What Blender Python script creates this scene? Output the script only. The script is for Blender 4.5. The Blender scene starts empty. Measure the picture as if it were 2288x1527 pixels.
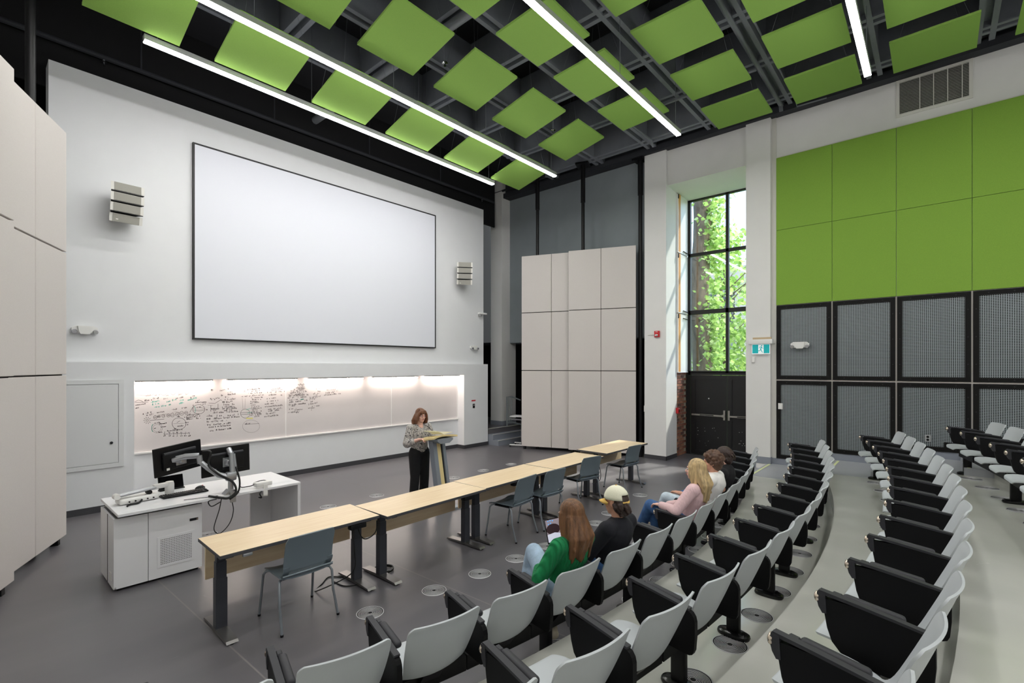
import bpy, bmesh, math, random
from mathutils import Vector, Matrix, Euler

random.seed(7)
scene = bpy.context.scene
C = scene.collection
PI = math.pi
R = math.radians

# ------------------------------------------------------------------ camera
CAM_H = 2.27
FPX, CX, HY = 1078.0, 1144.0, 820.0          # focal length, centre and horizon in photo pixels (2288 x 1527)
YAW = math.atan2(1226.0, 1078.0)             # heading, clockwise from +Y
cam_d = bpy.data.cameras.new('camera')
cam_d.sensor_width = 36.0
cam_d.lens = 36.0 * FPX / 2288.0
cam_d.shift_y = (HY - 763.5) / 2288.0
cam_d.clip_end = 200
cam = bpy.data.objects.new('camera', cam_d)
C.objects.link(cam)
cam.location = (0, 0, CAM_H)
cam.rotation_euler = (PI / 2, 0, -YAW)
scene.camera = cam

# ------------------------------------------------------------------ world, exposure
world = bpy.data.worlds.new('world')
scene.world = world
world.use_nodes = True
wn = world.node_tree
wn.nodes.clear()
w_out = wn.nodes.new('ShaderNodeOutputWorld')
w_bg = wn.nodes.new('ShaderNodeBackground')
w_sky = wn.nodes.new('ShaderNodeTexSky')
w_sky.sky_type = 'NISHITA'
w_sky.sun_elevation = R(48)
w_sky.sun_rotation = R(200)
w_sky.sun_disc = False
w_sky.air_density = 1.0
w_sky.dust_density = 3.0
w_bg.inputs['Strength'].default_value = 0.95
wn.links.new(w_sky.outputs[0], w_bg.inputs['Color'])
wn.links.new(w_bg.outputs[0], w_out.inputs['Surface'])
sun_d = bpy.data.lights.new('sun', 'SUN')
sun_d.energy = 8.0
sun_d.angle = R(3)
sun_d.color = (1.0, 0.95, 0.86)
sun = bpy.data.objects.new('sun', sun_d)
C.objects.link(sun)
sun.rotation_euler = (R(42), 0, R(70))
LED_STRENGTH = 52.0
NICHE_STRENGTH = 36.0
vs = scene.view_settings
vs.view_transform = 'Standard'
vs.look = 'None'
vs.gamma = 1.0
vs.use_curve_mapping = False
vs.exposure = 0.0

# ------------------------------------------------------------------ helpers
def at_z(u, v, z=0.0):
    """photo pixel -> point on the horizontal plane z (floor, tier or table top)"""
    s, c = math.sin(YAW), math.cos(YAW)
    dx = FPX * s + (u - CX) * c
    dy = FPX * c - (u - CX) * s
    t = (z - CAM_H) / (HY - v)
    return Vector((dx * t, dy * t, z))

def at_y(u, v, Y):
    s, c = math.sin(YAW), math.cos(YAW)
    dx = FPX * s + (u - CX) * c
    dy = FPX * c - (u - CX) * s
    t = Y / dy
    return Vector((dx * t, Y, CAM_H + (HY - v) * t))

def at_x(u, v, X):
    s, c = math.sin(YAW), math.cos(YAW)
    dx = FPX * s + (u - CX) * c
    dy = FPX * c - (u - CX) * s
    t = X / dx
    return Vector((X, dy * t, CAM_H + (HY - v) * t))

def srgb(r, g, b):
    def f(c):
        c /= 255.0
        return c / 12.92 if c <= 0.04045 else ((c + 0.055) / 1.055) ** 2.4
    return (f(r), f(g), f(b), 1.0)

MATS = {}
def mat(name, col, rough=0.5, metal=0.0, noise=0.0, nscale=40.0, bump=0.0, bscale=200.0, spec=0.5,
        emit=None, estr=0.0, stretch=None, coat=0.0, trans=0.0, sheen=0.0, rnoise=0.0, rscale=8.0):
    m = bpy.data.materials.new(name)
    m.use_nodes = True
    nt = m.node_tree
    b = nt.nodes['Principled BSDF']
    b.inputs['Base Color'].default_value = col
    b.inputs['Roughness'].default_value = rough
    b.inputs['Metallic'].default_value = metal
    b.inputs['Specular IOR Level'].default_value = spec
    b.inputs['Coat Weight'].default_value = coat
    b.inputs['Transmission Weight'].default_value = trans
    b.inputs['Sheen Weight'].default_value = sheen
    if emit:
        b.inputs['Emission Color'].default_value = emit
        b.inputs['Emission Strength'].default_value = estr
    tc = None
    if noise or bump or rnoise:
        tc = nt.nodes.new('ShaderNodeTexCoord')
        mp = nt.nodes.new('ShaderNodeMapping')
        nt.links.new(tc.outputs['Object'], mp.inputs['Vector'])
        if stretch:
            mp.inputs['Scale'].default_value = stretch
    if noise:
        n = nt.nodes.new('ShaderNodeTexNoise')
        n.inputs['Scale'].default_value = nscale
        n.inputs['Detail'].default_value = 6
        nt.links.new(mp.outputs[0], n.inputs['Vector'])
        r = nt.nodes.new('ShaderNodeValToRGB')
        r.color_ramp.elements[0].position = 0.3
        r.color_ramp.elements[1].position = 0.7
        lo = [max(0, c * (1 - noise)) for c in col[:3]] + [1]
        hi = [min(1, c * (1 + noise)) for c in col[:3]] + [1]
        r.color_ramp.elements[0].color = lo
        r.color_ramp.elements[1].color = hi
        nt.links.new(n.outputs['Fac'], r.inputs[0])
        nt.links.new(r.outputs[0], b.inputs['Base Color'])
    if rnoise:
        n = nt.nodes.new('ShaderNodeTexNoise')
        n.inputs['Scale'].default_value = rscale
        n.inputs['Detail'].default_value = 4
        nt.links.new(mp.outputs[0], n.inputs['Vector'])
        mr = nt.nodes.new('ShaderNodeMapRange')
        mr.inputs['To Min'].default_value = max(0.02, rough - rnoise)
        mr.inputs['To Max'].default_value = min(1, rough + rnoise)
        nt.links.new(n.outputs['Fac'], mr.inputs['Value'])
        nt.links.new(mr.outputs[0], b.inputs['Roughness'])
    if bump:
        n = nt.nodes.new('ShaderNodeTexNoise')
        n.inputs['Scale'].default_value = bscale
        n.inputs['Detail'].default_value = 3
        nt.links.new(mp.outputs[0], n.inputs['Vector'])
        bp = nt.nodes.new('ShaderNodeBump')
        bp.inputs['Strength'].default_value = bump
        bp.inputs['Distance'].default_value = 0.01
        nt.links.new(n.outputs['Fac'], bp.inputs['Height'])
        nt.links.new(bp.outputs[0], b.inputs['Normal'])
    MATS[name] = m
    return m

mat('white_paint', srgb(228, 229, 231), 0.75, noise=0.012, nscale=3)
mat('warm_paint', srgb(224, 223, 221), 0.75, noise=0.015, nscale=3)
mat('screen_white', srgb(226, 228, 236), 0.85)
mat('black_frame', srgb(16, 16, 18), 0.5)
mat('whiteboard', srgb(216, 210, 209), 0.3, noise=0.02, nscale=2.2)
mat('aluminium', srgb(200, 200, 204), 0.35, metal=0.9)
mat('rail_white', srgb(238, 236, 234), 0.4)
mat('ceiling_dark', srgb(34, 35, 40), 0.9, noise=0.1, nscale=2)
mat('beam_grey', srgb(128, 132, 140), 0.7, noise=0.06, nscale=4)
mat('beam_dark', srgb(44, 46, 52), 0.8, noise=0.08, nscale=3)
mat('pipe_grey', srgb(118, 122, 128), 0.5)
mat('void_black', srgb(13, 13, 16), 0.9)
mat('wall_grey', srgb(134, 141, 145), 0.8, noise=0.04, nscale=2)
mat('baseboard', srgb(62, 62, 66), 0.5)
mat('baseboard_grey', srgb(132, 137, 147), 0.55)
mat('felt_green', srgb(128, 166, 62), 0.95, noise=0.09, nscale=160, bump=0.25, bscale=320, sheen=0.1)
mat('felt_green_ceiling', srgb(134, 172, 78), 0.95, noise=0.07, nscale=160, bump=0.2, bscale=320)
mat('fabric_beige', srgb(206, 200, 196), 0.95, noise=0.045, nscale=170, bump=0.3, bscale=280, stretch=(1, 1, 1.8))
mat('panel_edge', srgb(120, 116, 112), 0.8)
mat('brick_red', srgb(140, 90, 74), 0.9, noise=0.14, nscale=14, bump=0.3, bscale=60)
mat('brick_dark', srgb(96, 66, 58), 0.9, noise=0.14, nscale=14, bump=0.3, bscale=60)
mat('brick_brown', srgb(156, 108, 84), 0.9, noise=0.14, nscale=14, bump=0.3, bscale=60)
mat('mortar', srgb(168, 158, 142), 0.95)
mat('brick_black', srgb(30, 24, 22), 0.9)
mat('plywood_edge', srgb(208, 146, 70), 0.6, noise=0.08, nscale=30)
mat('door_black', srgb(22, 22, 24), 0.45, noise=0.1, nscale=6)
mat('steel', srgb(192, 190, 184), 0.3, metal=1.0)
mat('mesh_grey', srgb(158, 166, 170), 0.45, metal=0.3)
mat('mesh_back', srgb(14, 15, 17), 0.9)
mat('mesh_frame', srgb(18, 17, 17), 0.6, spec=0.2)
mat('batten', srgb(196, 190, 184), 0.5)
mat('vent_white', srgb(214, 212, 206), 0.5)
mat('vent_dark', srgb(40, 38, 32), 0.8)
mat('led', (1, 1, 1, 1), 0.5, emit=(1.0, 0.985, 0.97, 1), estr=LED_STRENGTH)
mat('niche_led', (1, 1, 1, 1), 0.5, emit=(1.0, 0.86, 0.76, 1), estr=NICHE_STRENGTH)
mat('fixture_alu', srgb(186, 188, 188), 0.4, metal=0.4)
mat('seat_shell', srgb(184, 189, 192), 0.42, rnoise=0.05)
mat('seat_black', srgb(9, 9, 11), 0.6, spec=0.2)
mat('seat_charcoal', srgb(50, 50, 54), 0.5, spec=0.3)
mat('seat_gloss', srgb(12, 12, 13), 0.22)
mat('disc_metal', srgb(214, 200, 184), 0.25, metal=1.0)
mat('ring_metal', srgb(216, 216, 218), 0.35, metal=0.25)
mat('ring_dark', srgb(14, 14, 15), 0.8)
mat('chair_blue', srgb(104, 116, 124), 0.4)
mat('chair_leg', srgb(140, 146, 152), 0.35, metal=0.5)
mat('table_edge', srgb(70, 70, 74), 0.5)
mat('table_leg', srgb(64, 66, 72), 0.35, metal=0.3)
mat('foot_steel', srgb(128, 126, 124), 0.28, metal=0.8)
mat('cable_black', srgb(14, 14, 15), 0.5)
mat('desk_white', srgb(226, 226, 228), 0.4)
mat('desk_grey', srgb(222, 223, 224), 0.6)
mat('dark_gap', srgb(28, 24, 22), 0.8)
mat('plastic_white', srgb(228, 227, 224), 0.4)
mat('plastic_black', srgb(12, 12, 14), 0.45, spec=0.3)
mat('gloss_black', srgb(8, 8, 9), 0.12)
mat('arm_silver', srgb(176, 178, 182), 0.32, metal=0.75)
mat('key_black', srgb(26, 26, 28), 0.5)
mat('red_plastic', srgb(198, 30, 40), 0.4)
mat('speaker_white', srgb(222, 220, 214), 0.55)
mat('speaker_grille', srgb(158, 156, 148), 0.8, noise=0.05, nscale=200)
mat('chrome', srgb(210, 210, 212), 0.15, metal=1.0)
mat('exit_green', srgb(0, 146, 150), 0.5, emit=srgb(0, 146, 150), estr=0.55)
mat('exit_white', srgb(240, 244, 246), 0.5, emit=(1, 1, 1, 1), estr=0.25)
mat('cardboard', srgb(190, 168, 136), 0.9)
mat('trunk_bark', srgb(98, 88, 78), 0.95, noise=0.3, nscale=14, bump=0.8, bscale=30, stretch=(1, 1, 0.25))
mat('concrete', srgb(160, 160, 160), 0.9, noise=0.08, nscale=5)
mat('window_far', srgb(60, 66, 78), 0.2)
mat('grass', srgb(84, 120, 50), 0.95, noise=0.3, nscale=8)
mat('strip_lime', srgb(226, 232, 176), 0.6)
mat('steel_dark', srgb(42, 43, 46), 0.4, metal=0.6)
mat('lectern_wood', srgb(226, 206, 150), 0.45, noise=0.06, nscale=9, stretch=(1, 1, 0.15))
mat('lectern_grey', srgb(142, 150, 160), 0.38, metal=0.4)
mat('ink_black', srgb(84, 76, 76), 0.9)
mat('ink_grey', srgb(158, 148, 146), 0.9)
mat('ink_teal', srgb(120, 192, 178), 0.9)
mat('ink_yellow', srgb(226, 218, 120), 0.9)

def mat_wood():
    m = bpy.data.materials.new('table_wood')
    m.use_nodes = True
    nt = m.node_tree
    b = nt.nodes['Principled BSDF']
    b.inputs['Roughness'].default_value = 0.34
    tc = nt.nodes.new('ShaderNodeTexCoord')
    mp = nt.nodes.new('ShaderNodeMapping')
    mp.inputs['Scale'].default_value = (0.6, 9, 9)
    n = nt.nodes.new('ShaderNodeTexNoise')
    n.inputs['Scale'].default_value = 4
    n.inputs['Detail'].default_value = 8
    r = nt.nodes.new('ShaderNodeValToRGB')
    r.color_ramp.elements[0].position = 0.3
    r.color_ramp.elements[1].position = 0.75
    r.color_ramp.elements[0].color = srgb(230, 202, 162)
    r.color_ramp.elements[1].color = srgb(243, 221, 186)
    nt.links.new(tc.outputs['Object'], mp.inputs[0])
    nt.links.new(mp.outputs[0], n.inputs['Vector'])
    nt.links.new(n.outputs['Fac'], r.inputs[0])
    nt.links.new(r.outputs[0], b.inputs['Base Color'])
    MATS['table_wood'] = m
mat_wood()

def mat_floor(name, c0, c1, rough, speck, streak=(1, 1, 1), scuff=0.3):
    """sheet flooring: fine speckle, faint cloudy wear and a few pale scuffs"""
    m = bpy.data.materials.new(name)
    m.use_nodes = True
    nt = m.node_tree
    L = nt.links.new
    b = nt.nodes['Principled BSDF']
    tc = nt.nodes.new('ShaderNodeTexCoord')
    n1 = nt.nodes.new('ShaderNodeTexNoise'); n1.inputs['Scale'].default_value = 0.9; n1.inputs['Detail'].default_value = 5
    mp = nt.nodes.new('ShaderNodeMapping'); mp.inputs['Scale'].default_value = streak
    L(tc.outputs['Object'], mp.inputs[0]); L(mp.outputs[0], n1.inputs['Vector'])
    r1 = nt.nodes.new('ShaderNodeValToRGB')
    r1.color_ramp.elements[0].position = 0.32; r1.color_ramp.elements[1].position = 0.68
    r1.color_ramp.elements[0].color = c0; r1.color_ramp.elements[1].color = c1
    L(n1.outputs['Fac'], r1.inputs[0])
    n2 = nt.nodes.new('ShaderNodeTexNoise'); n2.inputs['Scale'].default_value = 130; n2.inputs['Detail'].default_value = 2
    L(tc.outputs['Object'], n2.inputs['Vector'])
    r2 = nt.nodes.new('ShaderNodeValToRGB')
    r2.color_ramp.elements[0].position = 0.66; r2.color_ramp.elements[1].position = 0.74
    r2.color_ramp.elements[0].color = (0, 0, 0, 1); r2.color_ramp.elements[1].color = (speck, speck, speck, 1)
    L(n2.outputs['Fac'], r2.inputs[0])
    mx = nt.nodes.new('ShaderNodeMix'); mx.data_type = 'RGBA'; mx.blend_type = 'ADD'
    mx.inputs['Factor'].default_value = 1.0
    L(r1.outputs[0], mx.inputs['A']); L(r2.outputs[0], mx.inputs['B'])
    # thin pale scuffs: stretched, thresholded noise
    n3 = nt.nodes.new('ShaderNodeTexNoise'); n3.inputs['Scale'].default_value = 7; n3.inputs['Detail'].default_value = 9
    n3.inputs['Distortion'].default_value = 1.2
    L(tc.outputs['Object'], n3.inputs['Vector'])
    r3 = nt.nodes.new('ShaderNodeValToRGB')
    r3.color_ramp.elements[0].position = 0.71; r3.color_ramp.elements[1].position = 0.78
    r3.color_ramp.elements[0].color = (0, 0, 0, 1); r3.color_ramp.elements[1].color = (scuff, scuff, scuff, 1)
    L(n3.outputs['Fac'], r3.inputs[0])
    mx2 = nt.nodes.new('ShaderNodeMix'); mx2.data_type = 'RGBA'
    L(r3.outputs[0], mx2.inputs['Factor'])
    L(mx.outputs['Result'], mx2.inputs['A'])
    mx2.inputs['B'].default_value = [min(1, c * 2.0) for c in c1[:3]] + [1]
    L(mx2.outputs['Result'], b.inputs['Base Color'])
    mr = nt.nodes.new('ShaderNodeMapRange')
    mr.inputs['To Min'].default_value = rough - 0.06; mr.inputs['To Max'].default_value = rough + 0.08
    L(n1.outputs['Fac'], mr.inputs['Value']); L(mr.outputs[0], b.inputs['Roughness'])
    MATS[name] = m
mat_floor('floor_dark', srgb(94, 92, 96), srgb(106, 103, 106), 0.30, 0.02, (0.4, 2.0, 1), 0.25)
mat_floor('floor_beige', srgb(196, 197, 188), srgb(210, 210, 202), 0.15, 0.0, (1, 1, 1), 0.12)
mat_floor('floor_grey', srgb(160, 162, 168), srgb(172, 174, 178), 0.35, 0.0, (1, 1, 1), 0.1)

def mat_glass():
    m = bpy.data.materials.new('window_glass')
    m.use_nodes = True
    nt = m.node_tree
    nt.nodes.clear()
    o = nt.nodes.new('ShaderNodeOutputMaterial')
    mix = nt.nodes.new('ShaderNodeMixShader'); mix.inputs[0].default_value = 0.06
    tr = nt.nodes.new('ShaderNodeBsdfTransparent'); tr.inputs[0].default_value = (0.95, 0.98, 0.97, 1)
    gl = nt.nodes.new('ShaderNodeBsdfGlossy'); gl.inputs['Roughness'].default_value = 0.02
    nt.links.new(tr.outputs[0], mix.inputs[1]); nt.links.new(gl.outputs[0], mix.inputs[2])
    nt.links.new(mix.outputs[0], o.inputs[0])
    MATS['window_glass'] = m
mat_glass()

def mat_leaf(name, c, tr=0.5):
    m = bpy.data.materials.new(name)
    m.use_nodes = True
    nt = m.node_tree
    nt.nodes.clear()
    o = nt.nodes.new('ShaderNodeOutputMaterial')
    mix = nt.nodes.new('ShaderNodeMixShader'); mix.inputs[0].default_value = tr
    d = nt.nodes.new('ShaderNodeBsdfDiffuse'); d.inputs[0].default_value = c
    t = nt.nodes.new('ShaderNodeBsdfTranslucent'); t.inputs[0].default_value = c
    nt.links.new(d.outputs[0], mix.inputs[1]); nt.links.new(t.outputs[0], mix.inputs[2])
    nt.links.new(mix.outputs[0], o.inputs[0])
    MATS[name] = m
mat_leaf('paper', srgb(240, 236, 214), 0.5)
mat_leaf('leaf_a', srgb(164, 196, 112))
mat_leaf('leaf_b', srgb(134, 172, 92))
mat_leaf('leaf_c', srgb(186, 210, 152))

class MB:
    """collects shapes; build() links them as ONE mesh object"""
    def __init__(s):
        s.v = []; s.f = []; s.m = []; s.M = None
    def add(s, vs, fs, m=0):
        o = len(s.v)
        if s.M is not None:
            vs = [s.M @ Vector(p) for p in vs]
        s.v.extend([tuple(p) for p in vs])
        for f in fs:
            s.f.append([i + o for i in f]); s.m.append(m)
        return s
    def box(s, x0, x1, y0, y1, z0, z1, m=0):
        vs = [(x, y, z) for z in (z0, z1) for y in (y0, y1) for x in (x0, x1)]
        return s.add(vs, [(0, 2, 3, 1), (4, 5, 7, 6), (0, 1, 5, 4), (2, 6, 7, 3), (0, 4, 6, 2), (1, 3, 7, 5)], m)
    def cbox(s, c, d, rot=None, m=0, bev=0.0, seg=2):
        bm = bmesh.new()
        bmesh.ops.create_cube(bm, size=1.0)
        bmesh.ops.scale(bm, vec=d, verts=bm.verts)
        if bev:
            bmesh.ops.bevel(bm, geom=bm.edges[:], offset=bev, segments=seg, affect='EDGES', profile=0.5)
        T = Matrix.Translation(c) @ (Euler(rot).to_matrix().to_4x4() if rot else Matrix())
        return s.addbm(bm, T, m)
    def addbm(s, bm, T=None, m=0):
        bm.verts.ensure_lookup_table()
        bm.verts.index_update()
        vs = [(T @ v.co if T else v.co.copy()) for v in bm.verts]
        fs = [[v.index for v in f.verts] for f in bm.faces]
        bm.free()
        return s.add(vs, fs, m)
    def prism(s, poly, a, b, axis='z', m=0):
        """polygon (2D, counter-clockwise) extruded from a to b along an axis; x: (y,z), y: (x,z), z: (x,y)"""
        n = len(poly)
        def P(p, t):
            return {'x': (t, p[0], p[1]), 'y': (p[0], t, p[1]), 'z': (p[0], p[1], t)}[axis]
        vs = [P(p, a) for p in poly] + [P(p, b) for p in poly]
        fs = [list(range(n))[::-1], list(range(n, 2 * n))]
        fs += [(i, (i + 1) % n, n + (i + 1) % n, n + i) for i in range(n)]
        if axis == 'y':
            fs = [list(f)[::-1] for f in fs]
        return s.add(vs, fs, m)
    def tube(s, pts, r, n=8, m=0, closed=False, caps=True):
        pts = [Vector(p) for p in pts]
        rs = r if isinstance(r, (list, tuple)) else [r] * len(pts)
        k = len(pts)
        vs = []; fs = []
        up = None
        for i, p in enumerate(pts):
            if closed:
                t = pts[(i + 1) % k] - pts[i - 1]
            else:
                t = pts[min(i + 1, k - 1)] - pts[max(i - 1, 0)]
            t = t.normalized() if t.length > 1e-9 else Vector((0, 0, 1))
            if up is None:
                up = Vector((0, 0, 1)) if abs(t.z) < 0.9 else Vector((1, 0, 0))
            a = t.cross(up)
            if a.length < 1e-6:
                a = t.orthogonal()
            a.normalize()
            up = a.cross(t).normalized()
            for j in range(n):
                ang = 2 * PI * j / n
                vs.append(p + (a * math.cos(ang) + up * math.sin(ang)) * rs[i])
        for i in range(k if closed else k - 1):
            i2 = (i + 1) % k
            for j in range(n):
                j2 = (j + 1) % n
                fs.append((i * n + j, i * n + j2, i2 * n + j2, i2 * n + j))
        if caps and not closed:
            fs.append(list(range(n))[::-1])
            fs.append([(k - 1) * n + j for j in range(n)])
        return s.add(vs, fs, m)
    def lathe(s, prof, n=24, T=None, m=0, cap=True):
        vs = []; fs = []
        k = len(prof)
        for r, z in prof:
            for j in range(n):
                a = 2 * PI * j / n
                p = Vector((r * math.cos(a), r * math.sin(a), z))
                vs.append(T @ p if T else p)
        for i in range(k - 1):
            for j in range(n):
                j2 = (j + 1) % n
                fs.append((i * n + j, i * n + j2, (i + 1) * n + j2, (i + 1) * n + j))
        if cap:
            fs.append(list(range(n))[::-1])
            fs.append([(k - 1) * n + j for j in range(n)])
        return s.add(vs, fs, m)
    def build(s, name, mats, parent=None, smooth=None, label=None, kind=None):
        me = bpy.data.meshes.new(name)
        me.from_pydata(s.v, [], s.f)
        if not isinstance(mats, (list, tuple)):
            mats = [mats]
        for mm in mats:
            me.materials.append(MATS[mm])
        if len(mats) > 1:
            me.polygons.foreach_set('material_index', s.m)
        me.validate()
        me.update()
        if smooth is not None:
            me.polygons.foreach_set('use_smooth', [True] * len(me.polygons))
            me.set_sharp_from_angle(angle=R(smooth))
        o = bpy.data.objects.new(name, me)
        C.objects.link(o)
        if parent is not None:
            o.parent = parent
        if label:
            o['label'] = label
        if kind:
            o['kind'] = kind
        return o

def obj_mesh(name, me, parent=None):
    o = bpy.data.objects.new(name, me)
    C.objects.link(o)
    if parent is not None:
        o.parent = parent
    return o

def empty(name, loc=(0, 0, 0), rz=0.0):
    o = bpy.data.objects.new(name, None)
    o.empty_display_size = 0.1
    C.objects.link(o)
    o.location = loc
    o.rotation_euler = (0, 0, rz)
    return o

def tag(o, label, cat, group=None, kind=None):
    o['label'] = label
    o['category'] = cat
    if group:
        o['group'] = group
    if kind:
        o['kind'] = kind
    return o

def struct(o, label=None, cat=None):
    o['kind'] = 'structure'
    if label:
        o['label'] = label
    if cat:
        o['category'] = cat
    return o

def copy_tree(o, parent=None):
    c = o.copy()
    C.objects.link(c)
    c.parent = parent
    for ch in list(o.children):
        copy_tree(ch, c)
    return c

def frame_boxes(mb, x0, x1, z0, z1, y0, y1, w, m=0):
    """rectangular frame in the xz plane"""
    mb.box(x0, x1, y0, y1, z1 - w, z1, m); mb.box(x0, x1, y0, y1, z0, z0 + w, m)
    mb.box(x0, x0 + w, y0, y1, z0 + w, z1 - w, m); mb.box(x1 - w, x1, y0, y1, z0 + w, z1 - w, m)
    return mb
def frame_boxes_x(mb, y0, y1, z0, z1, x0, x1, w, m=0):
    mb.box(x0, x1, y0, y1, z1 - w, z1, m); mb.box(x0, x1, y0, y1, z0, z0 + w, m)
    mb.box(x0, x1, y0, y0 + w, z0 + w, z1 - w, m); mb.box(x0, x1, y1 - w, y1, z0 + w, z1 - w, m)
    return mb
# ================================================================== THE ROOM
XR = 11.33            # right wall face
XL = -1.10            # left wall face
YB = -7.5             # rear wall
ZC = 8.35             # ceiling slab
AC = Vector((5.03, 18.64, 0))   # centre of the seating arcs
TIER_R = [16.65, 17.81, 18.77, 19.85, 20.95]
STEP = 0.22
XA = 9.80             # right side aisle begins here

def polar(r, th_deg, z=0.0):
    t = R(th_deg)
    return Vector((AC.x + r * math.sin(t), AC.y - r * math.cos(t), z))

# floor --------------------------------------------------------------
mb = MB()
mb.box(XL - 0.2, 13.2, YB, 13.0, -0.15, 0.0)
floor = struct(mb.build('floor', 'floor_dark'), 'dark grey sheet floor in front of the seating', 'floor')
# welded seams of the sheet floor, a hair above it
mb = MB()
for x in (1.25, 3.1, 4.95, 6.8, 8.65):
    a, b = (x, 9.6), (x + 0.25, 2.2)
    d = 0.006
    mb.add([(a[0] - d, a[1], 0.0008), (a[0] + d, a[1], 0.0008), (b[0] + d, b[1], 0.0008), (b[0] - d, b[1], 0.0008)], [(3, 2, 1, 0)])
mat('seam', srgb(126, 122, 121), 0.5)
mb.build('floor_seam', 'seam', floor)

# curved seating tiers -------------------------------------------------
def arc_y(r, x):
    return AC.y - math.sqrt(max(0.0, r * r - (x - AC.x) ** 2))
NX = 60
for k, r in enumerate(TIER_R):
    z1 = STEP * (k + 1)
    z0 = STEP * k - (0.02 if k else 0.0)
    xs = [XL + (XA - XL) * i / NX for i in range(NX + 1)]
    vs = []; fs = []
    back = YB if k == len(TIER_R) - 1 else None
    for x in xs:
        yf = arc_y(r, x)
        yb = YB if back is not None else arc_y(TIER_R[k + 1], x) - 0.01
        vs += [(x, yf, z0), (x, yf, z1), (x, yb, z1), (x, yb, z0)]
    for i in range(NX):
        a = 4 * i; b = 4 * (i + 1)
        fs += [(a + 1, a, b, b + 1), (a + 2, a + 1, b + 1, b + 2), (a + 3, a + 2, b + 2, b + 3)]
    fs += [(0, 1, 2, 3), (4 * NX + 3, 4 * NX + 2, 4 * NX + 1, 4 * NX)]
    m = MB(); m.add(vs, fs)
    struct(m.build('floor', 'floor_beige'), 'pale curved seating tier, %s up from the dark floor' % ['first', 'second', 'third', 'fourth', 'fifth'][k], 'floor')
    # the aisle steps beside it
    y1 = arc_y(r, XA)
    y2 = YB if back is not None else arc_y(TIER_R[k + 1], XA) - 0.01
    m = MB()
    m.box(XA, XR, y2, y1, z0, z1)
    m.box(XA, XR, y1, y1 + 0.32, z0, z1 - STEP / 2)
    st = struct(m.build('floor', 'floor_grey'), 'grey aisle steps along the mesh wall, %s up' % ['first', 'second', 'third', 'fourth', 'fifth'][k], 'floor')
    m = MB()
    m.box(XA + 0.03, XR - 0.12, y1 - 0.075, y1 - 0.035, z1, z1 + 0.003)
    m.build('nosing_strip', 'strip_lime', st)
    m = MB()
    m.box(XA + 0.03, XR - 0.12, y1 + 0.32 - 0.075, y1 + 0.32 - 0.035, z1 - STEP / 2, z1 - STEP / 2 + 0.003)
    m.build('nosing_strip', 'strip_lime', st)

# front wall -----------------------------------------------------------
YL, YU, YN = 9.80, 9.96, 10.08        # lower face, upper face, niche back
NX0, NX1, NZ = 1.836, 9.14, 2.045     # niche
ZL = 2.345
WX1 = 10.08
mb = MB()
mb.box(-0.6, NX0, YL, 10.3, 0.0, ZL)
mb.box(NX1, WX1, YL, 10.3, 0.0, ZL)
mb.box(NX0, NX1, YL, 10.3, NZ, ZL)
mb.box(NX0, NX1, YN, 10.3, 0.0, NZ)
wall_front = struct(mb.build('wall_front', 'white_paint'), 'white lower front wall with lit whiteboard niche', 'wall')
mb = MB()
mb.box(0.84, 10.06, YU, 10.3, ZL, 6.87)
struct(mb.build('wall_front', 'white_paint'), 'tall white upper front wall carrying the projection screen', 'wall')
mb = MB()
mb.box(-0.6, NX0, YL - 0.012, YL, 0.0, 0.10); mb.box(NX1, WX1, YL - 0.012, YL, 0.0, 0.10)
mb.box(NX0, NX1, YN - 0.012, YN, 0.0, 0.10)
mb.box(NX0 - 0.0, NX0 + 0.012, YL, YN - 0.012, 0, 0.10); mb.box(NX1 - 0.012, NX1, YL, YN - 0.012, 0, 0.10)
mb.box(WX1, WX1 + 0.012, YL - 0.012, 10.3, 0, 0.10)
struct(mb.build('baseboard_front', 'baseboard'), 'dark rubber baseboard along the front wall', 'baseboard')
# dark backstage wall and void behind the white wall
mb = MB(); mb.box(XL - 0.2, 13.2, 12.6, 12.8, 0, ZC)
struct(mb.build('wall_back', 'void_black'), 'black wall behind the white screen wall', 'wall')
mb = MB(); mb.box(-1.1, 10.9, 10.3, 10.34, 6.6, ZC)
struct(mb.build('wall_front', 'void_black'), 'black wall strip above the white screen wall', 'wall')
# dark brick wall between the white wall and the pale column
mb = MB(); mb.box(10.3, 11.75, 11.75, 11.9, 0.45, ZC)
bw = struct(mb.build('wall_front', 'void_black'), 'dark brick wall in the gap beside the white wall', 'wall')
bmesh_b = MB(); bmesh_b.box(-0.095, 0.095, -0.012, 0.0, -0.028, 0.028)
brick0 = bmesh_b.build('brick', 'brick_black', bw)
brick0.location = (10.5, 11.75, 0.6)
first = True
nb = 0
for iz in range(90):
    z = 0.55 + iz * 0.076
    for ix in range(3):
        x = 11.12 + ix * 0.215 + (0.1 if iz % 2 else 0)
        if x > 11.66 or nb > 260:
            continue
        o = brick0 if first else brick0.copy()
        if not first:
            C.objects.link(o)
        first = False
        o.location = (x, 11.75, z)
        nb += 1

# left and rear walls (beside and behind the camera)
mb = MB(); mb.box(XL - 0.2, XL, YB, 12.6, 0, ZC)
struct(mb.build('wall_left', 'warm_paint'), 'left side wall beside the folded fabric panels', 'wall')
mb = MB(); mb.box(XL - 0.2, 13.2, YB - 0.2, YB, 0, ZC)
struct(mb.build('wall_rear', 'white_paint'), 'white rear wall behind the top row', 'wall')

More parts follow.
